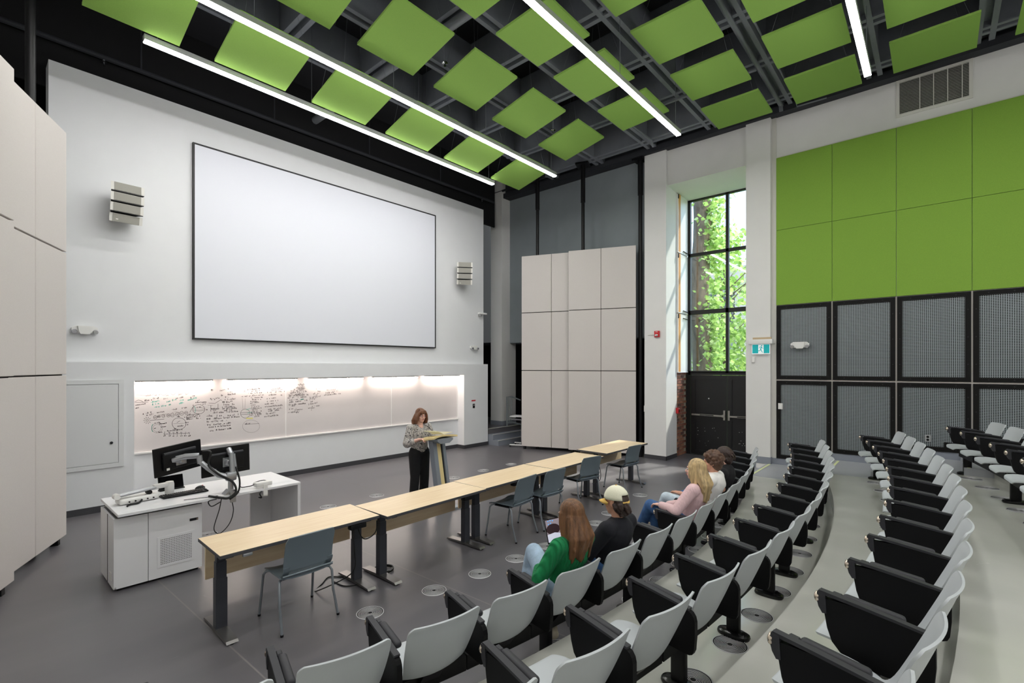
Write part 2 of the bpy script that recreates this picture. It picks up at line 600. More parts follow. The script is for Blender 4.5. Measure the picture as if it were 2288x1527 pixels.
# ceiling --------------------------------------------------------------
mb = MB(); mb.box(XL - 0.2, 13.2, YB - 0.2, 12.8, ZC, ZC + 0.2)
ceiling = struct(mb.build('ceiling', 'ceiling_dark'), 'dark exposed ceiling slab above the green panels', 'ceiling')
ZB = 7.62
PITCH = 1.455
BX = [9.31 - PITCH * i for i in range(-1, 8)]
BY = [5.22 - PITCH * i for i in range(-2, 9)]
def beam_mesh(L):
    m = MB()
    # double web with a slot and a small bottom flange
    m.box(0, L, -0.085, -0.045, ZB, ZC); m.box(0, L, 0.045, 0.085, ZB, ZC)
    m.box(0, L, -0.045, 0.045, ZB + 0.12, ZC)
    m.box(0, L, -0.12, -0.085, ZB, ZB + 0.03); m.box(0, L, 0.085, 0.12, ZB, ZB + 0.03)
    return m
o0 = beam_mesh(XR - XL - 0.02).build('beam', 'beam_grey', ceiling)
for i, y in enumerate(BY):
    o = o0 if i == 0 else o0.copy()
    if i:
        C.objects.link(o)
    o.location = (XL + 0.01, y, 0)
o0 = beam_mesh(8.3 - YB - 0.02).build('beam', 'beam_grey', ceiling)
for i, x in enumerate(BX):
    o = o0 if i == 0 else o0.copy()
    if i:
        C.objects.link(o)
    o.location = (x, YB + 0.01, 0.004)
    o.rotation_euler = (0, 0, PI / 2)
# perimeter beam where the ceiling meets the right wall
mb = MB()
mb.box(XR - 0.22, XR + 0.3, YB, 11.7, 7.52, 7.66)
mb.box(XR - 0.12, XR + 0.3, YB, 11.7, 7.66, ZC)
mb.build('edge_beam', 'beam_dark', ceiling)
mb = MB(); mb.tube([(XR - 0.26, YB, 7.74), (XR - 0.26, 11.6, 7.74)], 0.035, 8)
mb.build('perimeter_pipe', 'beam_dark', ceiling, smooth=40)
mb = MB(); mb.tube([(XL, 10.16, 7.30), (10.7, 10.16, 7.30)], 0.04, 8)
for x in (2.0, 4.2, 6.4, 8.6):
    mb.tube([(x, 10.16, 7.30), (x, 10.16, ZC)], 0.012, 6)
mb.build('perimeter_pipe', 'beam_dark', ceiling, smooth=40)

# right wall -----------------------------------------------------------
mb = MB()
mb.box(XR, XR + 0.3, YB, 2.66, 0, ZC)
wall_right = struct(mb.build('wall_right', 'warm_paint'), 'white right wall with green felt and mesh panels', 'wall')
# the stepped grey baseboard under the mesh panels
mb = MB()
for y0, y1, z0, z1 in ((1.62, 2.66, 0.22, 0.345), (0.50, 1.62, 0.44, 0.57), (-0.10, 0.50, 0.55, 0.775),
                       (-0.62, -0.10, 0.66, 0.95), (YB, -0.62, 0.66, 1.02)):
    mb.box(XR - 0.03, XR, y0, y1, z0, z1)
struct(mb.build('baseboard_right', 'baseboard_grey'), 'grey stepped baseboard below the mesh panels', 'baseboard')
# green felt panels
YP = [2.53, 1.54, 0.55, -0.457, -1.46, -2.47, -3.48, -4.5]
for j in range(len(YP) - 1):
    for z0, z1 in ((3.56, 5.135), (5.135, 6.66)):
        m = MB(); yc = (YP[j] + YP[j + 1]) / 2
        m.cbox((XR - 0.02, yc, (z0 + z1) / 2), (0.04, YP[j] - YP[j + 1] - 0.006, z1 - z0 - 0.006), bev=0.004, seg=1)
        m.build('acoustic_panel', 'felt_green', wall_right)
# mesh panels: frame, grille of flat bars, dark cloth behind
def mesh_panel(y0, y1, z0, z1, notch=None):
    pr_ = MB(); pr_.box(XR - 0.012, XR, y0 + 0.02, y1 - 0.02, z0 + 0.02, z1 - 0.02)
    p = pr_.build('mesh_panel', 'mesh_back', wall_right)
    fr = MB(); frame_boxes_x(fr, y0 + 0.012, y1 - 0.012, z0 + 0.012, z1 - 0.012, XR - 0.05, XR - 0.002, 0.075)
    if notch:
        fr.box(XR - 0.05, XR - 0.002, y0 + 0.012, notch[0], z0 + 0.087, notch[1])
    fr.build('panel_frame', 'mesh_frame', p)
    g = MB()
    a0, a1, b0, b1 = y0 + 0.085, y1 - 0.085, z0 + 0.085, z1 - 0.085
    n = int((a1 - a0) / 0.0265)
    for i in range(n + 1):
        y = a0 + (a1 - a0) * i / n
        g.box(XR - 0.028, XR - 0.024, y - 0.0047, y + 0.0047, b0, b1)
    n = int((b1 - b0) / 0.0265)
    for i in range(n + 1):
        z = b0 + (b1 - b0) * i / n
        g.box(XR - 0.0285, XR - 0.0235, a0, a1, z - 0.0047, z + 0.0047)
    g.build('grille', 'mesh_grey', p, kind='stuff')
    bl = MB()
    for i in range(3):
        for zz in (z0 + 0.05, z1 - 0.05):
            yy = y0 + (y1 - y0) * (0.2 + 0.3 * i)
            bl.box(XR - 0.054, XR - 0.05, yy - 0.008, yy + 0.008, zz - 0.008, zz + 0.008)
        for yy in (y0 + 0.05, y1 - 0.05):
            zz = z0 + (z1 - z0) * (0.2 + 0.3 * i)
            bl.box(XR - 0.054, XR - 0.05, yy - 0.008, yy + 0.008, zz - 0.008, zz + 0.008)
    bl.build('bolt', 'steel_dark', p)
bots = [0.345, 0.57, 0.775, 1.02, 1.02, 1.24, 1.24]
for j in range(len(YP) - 1):
    mesh_panel(YP[j + 1], YP[j], 2.0, 3.56)
    mesh_panel(YP[j + 1], YP[j], bots[j], 1.99, notch=((-0.10, 0.95) if j == 2 else None))
mb = MB()
for y in YP[1:]:
    mb.box(XR - 0.03, XR - 0.001, y - 0.012, y + 0.012, 0.6, 3.555)
mb.box(XR - 0.031, XR - 0.001, YP[-1], YP[0], 1.983, 2.007)
struct(mb.build('trim_1', 'batten'), 'pale batten strips between the mesh panels', 'trim')
mb = MB(); mb.box(XR - 0.012, XR, YP[-1], 2.53, 6.665, 6.685)
struct(mb.build('trim_2', 'vent_white'), 'thin white ledge above the green felt panels', 'trim')
# pale return between column and panels
mb = MB(); mb.box(XR - 0.02, XR, 2.53, 2.62, 0.22, 7.52)
struct(mb.build('trim_3', 'vent_white'), 'thin white upright beside the second column', 'trim')

# columns beside the window ------------------------------------------------
CXF = 11.21
mb = MB(); mb.box(CXF, 11.85, 4.90, 5.46, 0, 7.52)
struct(mb.build('wall_right', 'warm_paint'), 'white column left of the tall window', 'wall')
mb = MB(); mb.box(CXF, 13.0, 2.62, 3.10, 0, 7.52)
struct(mb.build('wall_right', 'warm_paint'), 'white column right of the tall window', 'wall')
mb = MB()
mb.box(CXF - 0.01, CXF, 4.89, 5.46, 0, 0.10); mb.box(CXF - 0.01, 11.85, 4.89, 4.90, 0, 0.10)
struct(mb.build('baseboard_right', 'baseboard'), 'dark baseboard round the column left of the window', 'baseboard')
mb = MB()
mb.box(CXF - 0.01, CXF, 2.61, 2.90, 0.22, 0.36); mb.box(CXF - 0.01, CXF, 2.90, 3.11, 0.0, 0.25)
mb.box(CXF, XR, 2.61, 2.62, 0.22, 0.36)
struct(mb.build('baseboard_right', 'baseboard_grey'), 'grey stepped baseboard on the column right of the window', 'baseboard')
# header and soffit above the window
mb = MB()
mb.prism([(11.30, 6.675), (12.6, 6.60), (12.6, 8.0), (11.30, 8.0)], 3.10, 4.90, 'y')
struct(mb.build('wall_right', 'warm_paint'), 'white header and soffit above the tall window', 'wall')
# window reveal: brick below, white shutter boards above
XD = 12.506
mb = MB(); mb.box(11.85, XD + 0.1, 4.93, 5.3, 0, 7.9)
wr = struct(mb.build('wall_right', 'mortar'), 'brick return wall beside the black doors', 'wall')
bm0 = MB(); bm0.box(-0.094, 0.094, -0.015, 0.0, -0.0285, 0.0285)
protos = [bm0.build('brick', n, wr) for n in ('brick_red', 'brick_brown', 'brick_dark')]
used = set()
rb = random.Random(3)
for iz in range(29):
    z = 0.04 + iz * 0.0735
    for ix in range(-1, 4):
        x = 11.95 + ix * 0.2 + (0.1 if iz % 2 else 0)
        if x - 0.094 < 11.852 or x + 0.094 > XD:
            continue
        k = rb.choice((0, 0, 0, 1, 1, 2))
        o = protos[k]
        if k in used:
            o = protos[k].copy(); C.objects.link(o)
        used.add(k)
        o.location = (x, 4.93, z)
    # half bricks closing the course
    for x, w in ((11.90, 0.045), (XD - 0.06, 0.05)):
        if (iz % 2 == 0) == (x < 12):
            continue
        o = MB().box(-w, w, -0.015, 0, -0.0285, 0.0285).build('brick', rb.choice(('brick_red', 'brick_brown', 'brick_dark')), wr)
        o.location = (x, 4.93, z)
for z0, z1 in ((2.14, 3.61), (3.65, 5.13), (5.17, 6.62)):
    t = tag(empty('shutter_panel', (12.18, 4.9, z0)), 'white board with orange plywood edge, %s beside the tall window' %
            {2.14: 'lowest of three', 3.65: 'middle of three', 5.17: 'topmost of three'}[z0], 'panel', 'white boards in the window reveal')
    h = z1 - z0
    MB().box(-0.17, 0.30, -0.03, 0.03, 0, h).build('board', 'plastic_white', t)
    MB().box(-0.31, -0.17, -0.034, 0.03, 0, h).build('board_edge', 'plywood_edge', t)
    m = MB(); m.box(-0.33, 0.31, -0.035, 0.03, -0.018, 0.0); m.box(-0.33, -0.31, -0.035, 0.03, 0, h)
    m.build('frame', 'rail_white', t)
    m = MB(); m.tube([(-0.02, -0.045, 0.05 if z0 > 3 else h - 0.1), (0.24, -0.05, 0.03 if z0 > 3 else h - 0.12)], 0.012, 8)
    m.build('arm_bracket', 'plastic_black', t, smooth=40)
    m = MB(); m.box(-0.335, -0.315, -0.055, -0.035, h - 0.12, h - 0.01)
    m.build('hinge', 'plastic_black', t)

# window and doors -----------------------------------------------------
WY0, WY1 = 2.9, 4.86
WZ0, WZ1 = 2.13, 6.61
mb = MB()
fx0, fx1 = XD, XD + 0.09
mb.box(fx0, fx1, WY1 - 0.05, WY1 + 0.02, WZ0, WZ1); mb.box(fx0, fx1, WY0, WY0 + 0.05, WZ0, WZ1)
mb.box(fx0, fx1, 3.86, 3.93, WZ0, WZ1)
for z, w in ((WZ0, 0.035), (3.66, 0.07), (5.16, 0.05), (WZ1 - 0.02, 0.04)):
    mb.box(fx0, fx1, WY0, WY1, z - w / 2, z + w)
win = struct(mb.build('window_1', 'black_frame'), 'tall black framed six pane window onto green trees', 'window')
for y0, y1 in ((WY0 + 0.05, 3.86), (3.93, WY1 - 0.05)):
    for z0, z1 in ((WZ0 + 0.035, 3.625), (3.73, 5.135), (5.21, WZ1 - 0.04)):
        MB().box(XD + 0.04, XD + 0.048, y0, y1, z0, z1).build('pane', 'window_glass', win)
mb = MB()
mb.box(XD, XD + 0.12, WY1 - 0.05, WY1 + 0.07, 0, WZ0); mb.box(XD, XD + 0.12, WY0 - 0.05, WY0 + 0.02, 0, WZ0)
mb.box(XD, XD + 0.12, WY0, WY1, 2.06, WZ0)
mb.box(XD - 0.01, XD + 0.12, WY0, WY1, 0, 0.012)
dframe = struct(mb.build('door_1', 'door_black'), 'black frame round the double exit doors', 'door frame')
for n, (y0, y1, hs) in enumerate(((3.905, WY1 - 0.06, 3.98), (WY0 + 0.03, 3.895, 3.82))):
    m = MB()
    m.box(XD + 0.03, XD + 0.075, y0, y1, 0.02, 2.055)
    w = 0.11
    frame_boxes_x(m, y0, y1, 0.02, 2.055, XD + 0.012, XD + 0.03, w)
    m.box(XD + 0.012, XD + 0.03, y0 + w, y1 - w, 0.93, 1.07)
    dr = struct(m.build('door_%d' % (n + 2), 'door_black'), ['left', 'right'][n] + ' black panelled exit door with steel push bar', 'door')
    m = MB(); m.box(XD - 0.05, XD - 0.015, y0 + 0.10, y1 - 0.04, 1.02, 1.06)
    m.box(XD - 0.05, XD + 0.012, y0 + 0.05 if n else y0 + 0.03, y0 + 0.10, 1.01, 1.07)
    pb = m.build('push_bar', 'steel', dr)
    m = MB(); m.box(XD - 0.055, XD - 0.05, y0 + 0.3, y1 - 0.25, 1.03, 1.05)
    m.build('bar_inset', 'plastic_black', pb)
    m = MB(); yh = y0 + 0.05 if n == 0 else y1 - 0.05
    m.box(XD - 0.03, XD + 0.012, yh - 0.022, yh + 0.022, 0.94, 1.18)
    m.build('latch_plate', 'steel', dr)
    m = MB()
    rr = random.Random(n + 5)
    for q in range(14):
        yy = rr.uniform(y0 + 0.2, y1 - 0.15); zz = rr.uniform(0.25, 0.75); s_ = rr.uniform(0.003, 0.007)
        m.box(XD + 0.0285, XD + 0.03, yy - s_, yy + s_, zz - s_, zz + s_)
    if n == 0:
        m.lathe([(0.018, -0.001), (0.018, 0.001)], 12, Matrix.Translation((XD + 0.029, 4.35, 1.46)) @ Matrix.Rotation(PI / 2, 4, 'Y'))
    else:
        m.lathe([(0.010, -0.001), (0.010, 0.001)], 10, Matrix.Translation((XD + 0.029, 3.42, 1.70)) @ Matrix.Rotation(PI / 2, 4, 'Y'))
    m.build('paint_chip', 'plastic_white', dr)

# backstage entrance on the right: platform, steps, column, grey bulkhead ---------------
mb = MB(); mb.box(WX1 + 0.02, 13.2, 9.82, 12.6, 0, 0.45)
struct(mb.build('floor', 'floor_dark'), 'raised dark landing behind the white wall', 'floor')
mat('step_grey', srgb(120, 124, 130), 0.5)
stp = struct(MB().box(WX1 + 0.02, 12.0, 9.40, 9.82, 0, 0.15).build('floor', 'baseboard_grey'), 'grey steps up to the landing beside the white wall', 'steps')
MB().box(WX1 + 0.02, 12.0, 9.61, 9.82, 0.15, 0.30).build('tread', 'baseboard_grey', stp)
for y, z in ((9.40, 0.15), (9.61, 0.30), (9.82, 0.45)):
    MB().box(WX1 + 0.02, 12.0, y - 0.01, y + 0.03, z, z + 0.006).build('nosing_strip', 'vent_white', stp)
mb = MB(); mb.box(11.04, 11.7, 10.13, 10.6, 0.45, ZC)
struct(mb.build('wall_right', 'warm_paint'), 'pale column behind the folded fabric panels', 'wall')
mb = MB(); mb.box(11.025, 11.04, 10.115, 10.6, 0.45, 0.58); mb.box(11.04, 11.7, 10.115, 10.13, 0.45, 0.58)
struct(mb.build('baseboard_right', 'baseboard_grey'), 'grey baseboard round the pale column', 'baseboard')
mb = MB(); mb.box(11.42, 11.9, 5.46, 10.13, 3.02, ZC)
struct(mb.build('wall_right', 'wall_grey'), 'grey bulkhead wall behind the tall fabric panels', 'wall')
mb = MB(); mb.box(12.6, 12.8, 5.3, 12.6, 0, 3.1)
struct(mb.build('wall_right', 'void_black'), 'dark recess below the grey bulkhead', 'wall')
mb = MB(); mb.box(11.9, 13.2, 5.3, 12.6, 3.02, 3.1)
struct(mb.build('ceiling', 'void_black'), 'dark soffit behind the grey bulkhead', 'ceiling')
mb = MB(); mb.box(11.88, 11.95, 9.4, 9.6, 0.45, 3.02)
struct(mb.build('trim_4', 'wall_grey'), 'grey door jamb in the dark recess', 'trim')
# ================================================================== CEILING THINGS
ORD = ['first', 'second', 'third', 'fourth', 'fifth', 'sixth', 'seventh', 'eighth', 'ninth', 'tenth',
       'eleventh', 'twelfth', 'thirteenth', 'fourteenth', 'fifteenth', 'sixteenth', 'seventeenth', 'eighteenth']

# linear LED lights: (y, x0, x1)
LIGHTS = [(8.00, 1.605, 8.41), (6.59, 0.2, 8.995), (3.66, 0.2, 8.94), (0.775, 0.2, 8.99), (-2.13, 0.2, 8.99), (-5.04, 0.2, 8.99)]
LL = ['linear ceiling light nearest the screen wall, its left end in view', 'second linear ceiling light from the screen wall',
      'third linear ceiling light from the screen wall', 'fourth linear ceiling light, nearest the wall vent',
      'linear ceiling light above the upper rows', 'linear ceiling light near the rear wall']
ZLT = 6.652
for (y, x0, x1), lab in zip(LIGHTS, LL):
    t = tag(empty('linear_light', (x0, y, ZLT)), lab, 'light', 'linear ceiling lights')
    L = x1 - x0
    m = MB()
    m.box(0, L, -0.045, 0.045, 0.012, 0.085)
    m.box(-0.006, 0, -0.045, 0.045, 0.0, 0.085); m.box(L, L + 0.006, -0.045, 0.045, 0.0, 0.085)
    m.build('housing', 'fixture_alu', t)
    MB().box(0.0, L, -0.04, 0.04, -0.007, 0.012).build('diffuser', 'led', t)
    n = int(L // 2.4) + 1
    for k in range(n + 1):
        xx = 0.15 + (L - 0.3) * k / n
        MB().tube([(xx, 0, 0.085), (xx, 0, ZC - ZLT)], 0.004, 5).build('hanger_rod', 'pipe_grey', t)

# green felt panels on wires. rows: (label, y far, z far, y near, z near, left x of the panels from the window side on)
ROWS = [
    ('row nearest the screen', 7.91, 6.73, 6.92, 6.97, [8.24 - PITCH * i for i in range(0, 6)]),
    ('second row from the screen', 6.48, 7.07, 5.46, 7.28, [8.24 - PITCH * i for i in range(0, 6)]),
    ('third row from the screen', 4.975, 7.265, 3.97, 7.325, [8.20 - PITCH * i for i in range(0, 5)]),
    ('fourth row from the screen', 3.46, 7.30, 2.43, 7.30, [9.54 - PITCH * i for i in range(0, 5)]),
    ('fifth row from the screen', 2.01, 7.30, 0.99, 7.30, [9.52 - PITCH * i for i in range(0, 4)]),
    ('sixth row from the screen', 0.55, 7.30, -0.48, 7.30, [9.52 - PITCH * i for i in range(0, 3)]),
    ('seventh row from the screen', -0.90, 7.30, -1.93, 7.30, [9.52 - PITCH * i for i in range(0, 3)]),
]
TH = 0.035
for rl, yf, zf, yn, zn, xs in ROWS:
    for i, x in enumerate(xs):
        t = tag(empty('ceiling_panel', (x + 0.51, (yf + yn) / 2, (zf + zn) / 2)),
                'green felt ceiling panel, %s, %s from the window wall' % (rl, ORD[i]), 'ceiling panel', 'green felt ceiling panels')
        w = 0.51
        dy, dz = (yf - yn) / 2, (zf - zn) / 2
        m = MB()
        vs = [(-w, -dy, -dz), (w, -dy, -dz), (w, dy, dz), (-w, dy, dz)]
        up = [(a, b, c + TH) for a, b, c in vs]
        m.add(vs + up, [(3, 2, 1, 0), (4, 5, 6, 7), (0, 1, 5, 4), (1, 2, 6, 5), (2, 3, 7, 6), (3, 0, 4, 7)])
        m.build('panel', 'felt_green_ceiling', t)
        wi = MB()
        zc = (zf + zn) / 2
        for sx in (-1, 1):
            for sy in (-1, 1):
                wi.tube([(sx * 0.42, sy * dy * 0.8, sy * dz * 0.8 + TH), (sx * 0.2, sy * 0.15, ZC - zc)], 0.0025, 4)
        wi.build('suspension_wire', 'pipe_grey', t)

# pipes and conduits under the beams
def pipe(pts, r, lab, m_='pipe_grey'):
    o = MB().tube(pts, r, 10).build('ceiling_pipe', m_, None, smooth=40)
    return tag(o, lab, 'pipe')
pipe([(4.98, -2.0, 7.55), (4.98, 10.0, 7.55)], 0.075, 'thick grey sprinkler main crossing above the green panels')
pipe([(0.0, 2.36, 7.57), (10.9, 2.36, 7.57), (10.95, 2.36, 7.45)], 0.035, 'grey pipe beside the beam, ending in a sprinkler over the green wall', )
pipe([(1.0, 2.10, 7.58), (10.95, 2.10, 7.58), (11.05, 2.10, 7.5), (11.08, 1.6, 7.5)], 0.016, 'thin grey conduit bending along the right wall')
pipe([(9.31, 2.40, 7.56), (9.31, 5.0, 7.56), (10.6, 5.0, 7.56), (10.72, 5.0, 7.45)], 0.03, 'grey branch pipe turning down near the window column')
def sprinkler(p, lab, top):
    t = tag(empty('sprinkler', p), lab, 'sprinkler', 'ceiling sprinklers')
    MB().tube([(0, 0, 0.03), (0, 0, top - p[2])], 0.014, 8).build('drop_pipe', 'pipe_grey', t, smooth=40)
    MB().lathe([(0.008, 0.03), (0.045, 0.025), (0.05, 0.012), (0.012, 0.0), (0.012, -0.03), (0.02, -0.035)], 14).build('head', 'chrome', t, smooth=40)
q = at_z(994, 143, 7.33); sprinkler((q.x, q.y, 7.33), 'pendant sprinkler hanging beside the big diamond green panel', 7.7)
q = at_z(1236, 293, 7.25); sprinkler((q.x, q.y, 7.25), 'pendant sprinkler between the last two green panels of the second row', 7.7)
q = at_z(250, 97, 7.25); sprinkler((q.x, 10.16, 7.2), 'dark sprinkler on the pipe above the white wall, left end', 7.28)
q = at_z(1012, 418, 7.2); sprinkler((10.2, 10.16, 7.2), 'dark sprinkler on the pipe above the white wall, right end', 7.28)

# ================================================================== FRONT WALL THINGS
sx0, sx1, sz0, sz1 = 2.69, 8.222, 2.758, 6.262
t = tag(empty('projection_screen', ((sx0 + sx1) / 2, YU, sz0)), 'large blank white projection screen with thin black border', 'screen')
hw, hh = (sx1 - sx0) / 2, sz1 - sz0
MB().box(-hw + 0.02, hw - 0.02, -0.052, -0.002, 0.02, hh - 0.02).build('screen_surface', 'screen_white', t)
frame_boxes(MB(), -hw, hw, 0, hh, -0.06, -0.002, 0.028).build('border', 'black_frame', t)

# whiteboards in the niche
WBX = [1.86, 4.40, 6.965, 9.135]
labs = ['whiteboard crowded with handwriting and circle diagrams, leftmost in the niche',
        'middle whiteboard with a block of handwriting at its left', 'clean whiteboard at the right end of the niche, behind the lecturer']
boards = []
for i in range(3):
    t = tag(empty('whiteboard', (WBX[i], YN, 0.83)), labs[i], 'whiteboard', 'whiteboards in the niche')
    w = WBX[i + 1] - WBX[i]
    MB().box(0.0, w - 0.004, -0.016, -0.001, 0.0, 1.212).build('writing_surface', 'whiteboard', t)
    m = MB(); m.box(w - 0.022, w - 0.004, -0.022, -0.016, 0.0, 1.212); m.box(0, w - 0.004, -0.05, -0.001, -0.025, 0.0)
    m.build('tray_rail', 'rail_white', t)
    boards.append(t)

# marker writing: ribbons lying on the board; points in photo pixels are turned into board positions
def wb_pt(u, v):
    p = at_y(u, v, YN - 0.017)
    return p.x, p.z
def strokes(board, name, mname, lines, w=0.006):
    m = MB()
    bx, bz = board.location.x, board.location.z
    for ln in lines:
        for a, b in zip(ln[:-1], ln[1:]):
            ax, az = a[0] - bx, a[1] - bz; cx_, cz_ = b[0] - bx, b[1] - bz
            dx, dz = cx_ - ax, cz_ - az
            L = math.hypot(dx, dz)
            if L < 1e-5:
                continue
            nx, nz = -dz / L * w / 2, dx / L * w / 2
            m.add([(ax - nx, -0.0168, az - nz), (cx_ - nx, -0.0168, cz_ - nz), (cx_ + nx, -0.0168, cz_ + nz), (ax + nx, -0.0168, az + nz)], [(0, 1, 2, 3)])
    o = m.build(name, mname, board, kind='stuff')
    return o
rw = random.Random(11)
def scrib(u0, v0, u1, v1, hgt=4.5):
    """one handwritten line between two photo pixels: words made of letter-like strokes"""
    x0, z0 = wb_pt(u0, v0); x1, z1 = wb_pt(u1, v1)
    hm = abs(wb_pt(u0, v0 - hgt)[1] - z0)
    n = max(3, int((x1 - x0) / (hm * 0.62)))
    out = []; gap = 0
    for i in range(n):
        if gap == 0 and rw.random() < 0.2:
            gap = 1
        if gap:
            gap -= 1
            continue
        f = i / n
        x = x0 + (x1 - x0) * f; z = z0 + (z1 - z0) * f
        h = hm * rw.choice((0.6, 0.6, 0.7, 1.0)); w = hm * 0.48
        k = rw.randint(0, 7)
        G = [[(0, 0), (0, 1), (.9, .1), (.9, 1)], [(0, .5), (.4, 1), (.9, .5), (.4, 0), (0, .5)], [(0, 1), (.45, 0), (.9, 1)],
             [(0, .5), (.9, .5)], [(.4, 0), (.4, 1), (0, 1), (.9, 1)], [(0, 0), (.5, 1), (.9, 0), (.2, .4)], [(.8, 1), (.1, .7), (.8, .35), (.1, 0)],
             [(0, 0), (0, 1), (.7, .8), (0, .5), (.8, 0)]][k]
        out.append([(x + a * w, z + b * h) for a, b in G])
    return out
def circ(u, v, ru, rv, n=28, a0=0, a1=360):
    return [wb_pt(u + ru * math.cos(R(a0 + (a1 - a0) * i / n)), v + rv * math.sin(R(a0 + (a1 - a0) * i / n))) for i in range(n + 1)]
def ln(*p):
    return [wb_pt(u, v) for u, v in p]
blk, gry, tea, yel = [], [], [], []
# wave train, formulas and first headings (left board, top left)
gry.append([wb_pt(304 + i * 1.0, 883 + 3.0 * math.sin((i / 22.0) ** 2.0) - i * 0.035) for i in range(121)])
for a in ((322, 868, 385, 863), (330, 876, 425, 870), (326, 886, 338, 884), (346, 885, 358, 883), (368, 886, 380, 884), (398, 884, 405, 882), (415, 883, 424, 881)):
    gry += scrib(*a, hgt=3.5)
for a in ((323, 897, 341, 895), (342, 893, 356, 891), (365, 893, 379, 891), (393, 892, 410, 889), (424, 888, 436, 886), (426, 891, 434, 890), (303, 907, 326, 904), (303, 914, 311, 912)):
    blk += scrib(*a, hgt=3.5)
blk.append(ln((301, 898), (309, 894.5), (316, 896), (321, 900))); blk.append(ln((301, 900), (310, 899.5), (331, 899)))
for a in ((337, 901, 358, 897), (372, 900, 395, 894), (402, 897, 412, 895), (420, 896, 440, 891), (340, 906, 356, 903), (374, 907, 386, 904), (400, 904, 412, 901), (345, 912, 372, 908)):
    tea += scrib(*a, hgt=4)
# solar system sketch
for a in ((319, 927, 346, 922), (321, 931, 344, 927), (351, 924, 368, 921), (384, 918, 396, 916), (406, 914, 418, 912), (415, 930, 446, 927), (416, 935, 448, 931), (417, 939, 450, 936)):
    blk += scrib(*a, hgt=4)
for u, v, r_ in ((347, 933, 4), (355, 931, 3), (365, 930, 3.4), (376, 929, 3.4), (385, 928, 4.3), (396, 926, 4.2), (406, 924, 4.4), (416, 923, 3.6)):
    blk.append(circ(u, v, r_, r_ * 0.95)); blk += scrib(u - 2, v + 1, u + 2.5, v + 0.6, 2.2)
for a in range(0, 360, 36):
    blk.append(ln((329 + 4.5 * math.cos(R(a)), 940 + 4.5 * math.sin(R(a))), (329 + 9 * math.cos(R(a)), 940 + 8 * math.sin(R(a)))))
blk.append(circ(329, 940, 2.4, 2.2)); blk.append(ln((338, 940), (352, 938.5), (367, 937)))
gry.append(ln((356, 927.5), (368, 926), (380, 925))); gry.append(ln((384, 922), (392, 920.5), (402, 922)))
blk.append(circ(444, 915, 13.5, 10.5)); gry.append(circ(444, 914, 12.5, 3)); gry.append(ln((431, 917), (444, 919), (457, 917)))
tea.append(ln((434, 908), (437, 915), (436, 922)))
for a in ((437, 901, 462, 900), (448, 905, 460, 904), (440, 912, 450, 911), (460, 917, 463, 917), (430, 908, 433, 906)):
    blk += scrib(*a, hgt=3.2)
blk.append(ln((440, 897), (446, 894))); blk.append(ln((424, 922), (429, 913), (433, 908)))
blk.append(circ(400, 947, 15.5, 13)); blk.append(ln((395, 945), (402, 941))); gry.append(ln((387, 947), (413, 946)))
for a in ((396, 954, 410, 953), (414, 946, 422, 945), (414, 951, 421, 951), (397, 932.5, 402, 932), (389, 960, 393, 960), (409, 936, 414, 933)):
    blk += scrib(*a, hgt=3)
gry.append(circ(351, 957, 9, 8)); gry.append(circ(351, 957, 12, 11)); tea.append(circ(343, 957, 4, 9, 12, 110, 250))
for a in ((346, 947, 358, 946), (356, 949, 373, 947), (360, 956, 374, 954), (345, 959, 350, 958), (345, 969, 363, 967), (369, 965, 408, 962)):
    blk += scrib(*a, hgt=3)
blk.append(ln((366, 971), (390, 969.5), (424, 968)))
for u in (367, 379, 388, 396, 405, 414, 423):
    blk.append(ln((u, 967.5), (u, 972))); blk += scrib(u - 2, 967.5, u + 2, 967, 2); blk += scrib(u - 2, 976, u + 3, 975, 3)
# second column of notes
for a in ((471, 874, 476, 874), (485, 876, 512, 871), (508, 879, 521, 877), (494, 886, 500, 884), (509, 884, 527, 882), (503, 890, 513, 889), (470, 893, 491, 891), (472, 895, 482, 894),
          (502, 895, 527, 893), (505, 899, 520, 898), (497, 901, 514, 901), (496, 907, 530, 905), (496, 912, 525, 911), (472, 915, 491, 915), (497, 915, 530, 914), (470, 920, 484, 919), (495, 920, 520, 918),
          (470, 925, 533, 921), (461, 932, 475, 931), (484, 932, 500, 930), (508, 931, 534, 928), (462, 939, 536, 933), (462, 945, 508, 941), (463, 952, 517, 947), (464, 957, 516, 952), (469, 965, 518, 959)):
    blk += scrib(*a, hgt=4)
blk.append(ln((471, 906), (471, 915), (487, 915), (487, 903))); blk.append(ln((466, 901), (480, 902), (493, 894))); gry.append(ln((464, 906), (476, 906)))
blk.append(ln((493, 894), (496, 895.5))); blk.append(ln((483, 932), (486, 935)))
for a in ((553, 873, 582, 870), (557, 877, 581, 874), (552, 881, 586, 879), (539, 888, 590, 884), (561, 891, 590, 889), (561, 895, 584, 894), (560, 899, 574, 898), (559, 903, 582, 900), (561, 907, 574, 906),
          (562, 911, 580, 909), (561, 915, 585, 913), (563, 918, 581, 917), (561, 923, 585, 920), (561, 926, 583, 924), (560, 930, 585, 927), (566, 933, 580, 931), (548, 949, 560, 948)):
    blk += scrib(*a, hgt=3.6)
blk.append(circ(546.5, 874.5, 0.9, 0.9, 8)); blk.append(circ(548, 924.5, 10.5, 10)); blk.append(ln((538, 923), (558, 922))); blk.append(ln((538, 927), (558, 926)))
for a in range(0, 360, 45):
    gry.append(ln((546.5 + 3 * math.cos(R(a)), 874 + 2.6 * math.sin(R(a))), (546.5 + 5 * math.cos(R(a)), 874 + 4.5 * math.sin(R(a)))))
gry.append(ln((541, 890), (543, 915))); gry.append(ln((548, 891), (547, 914))); gry.append(circ(561, 953, 19, 14, 40)); blk.append(ln((547, 949), (579, 946.5)))
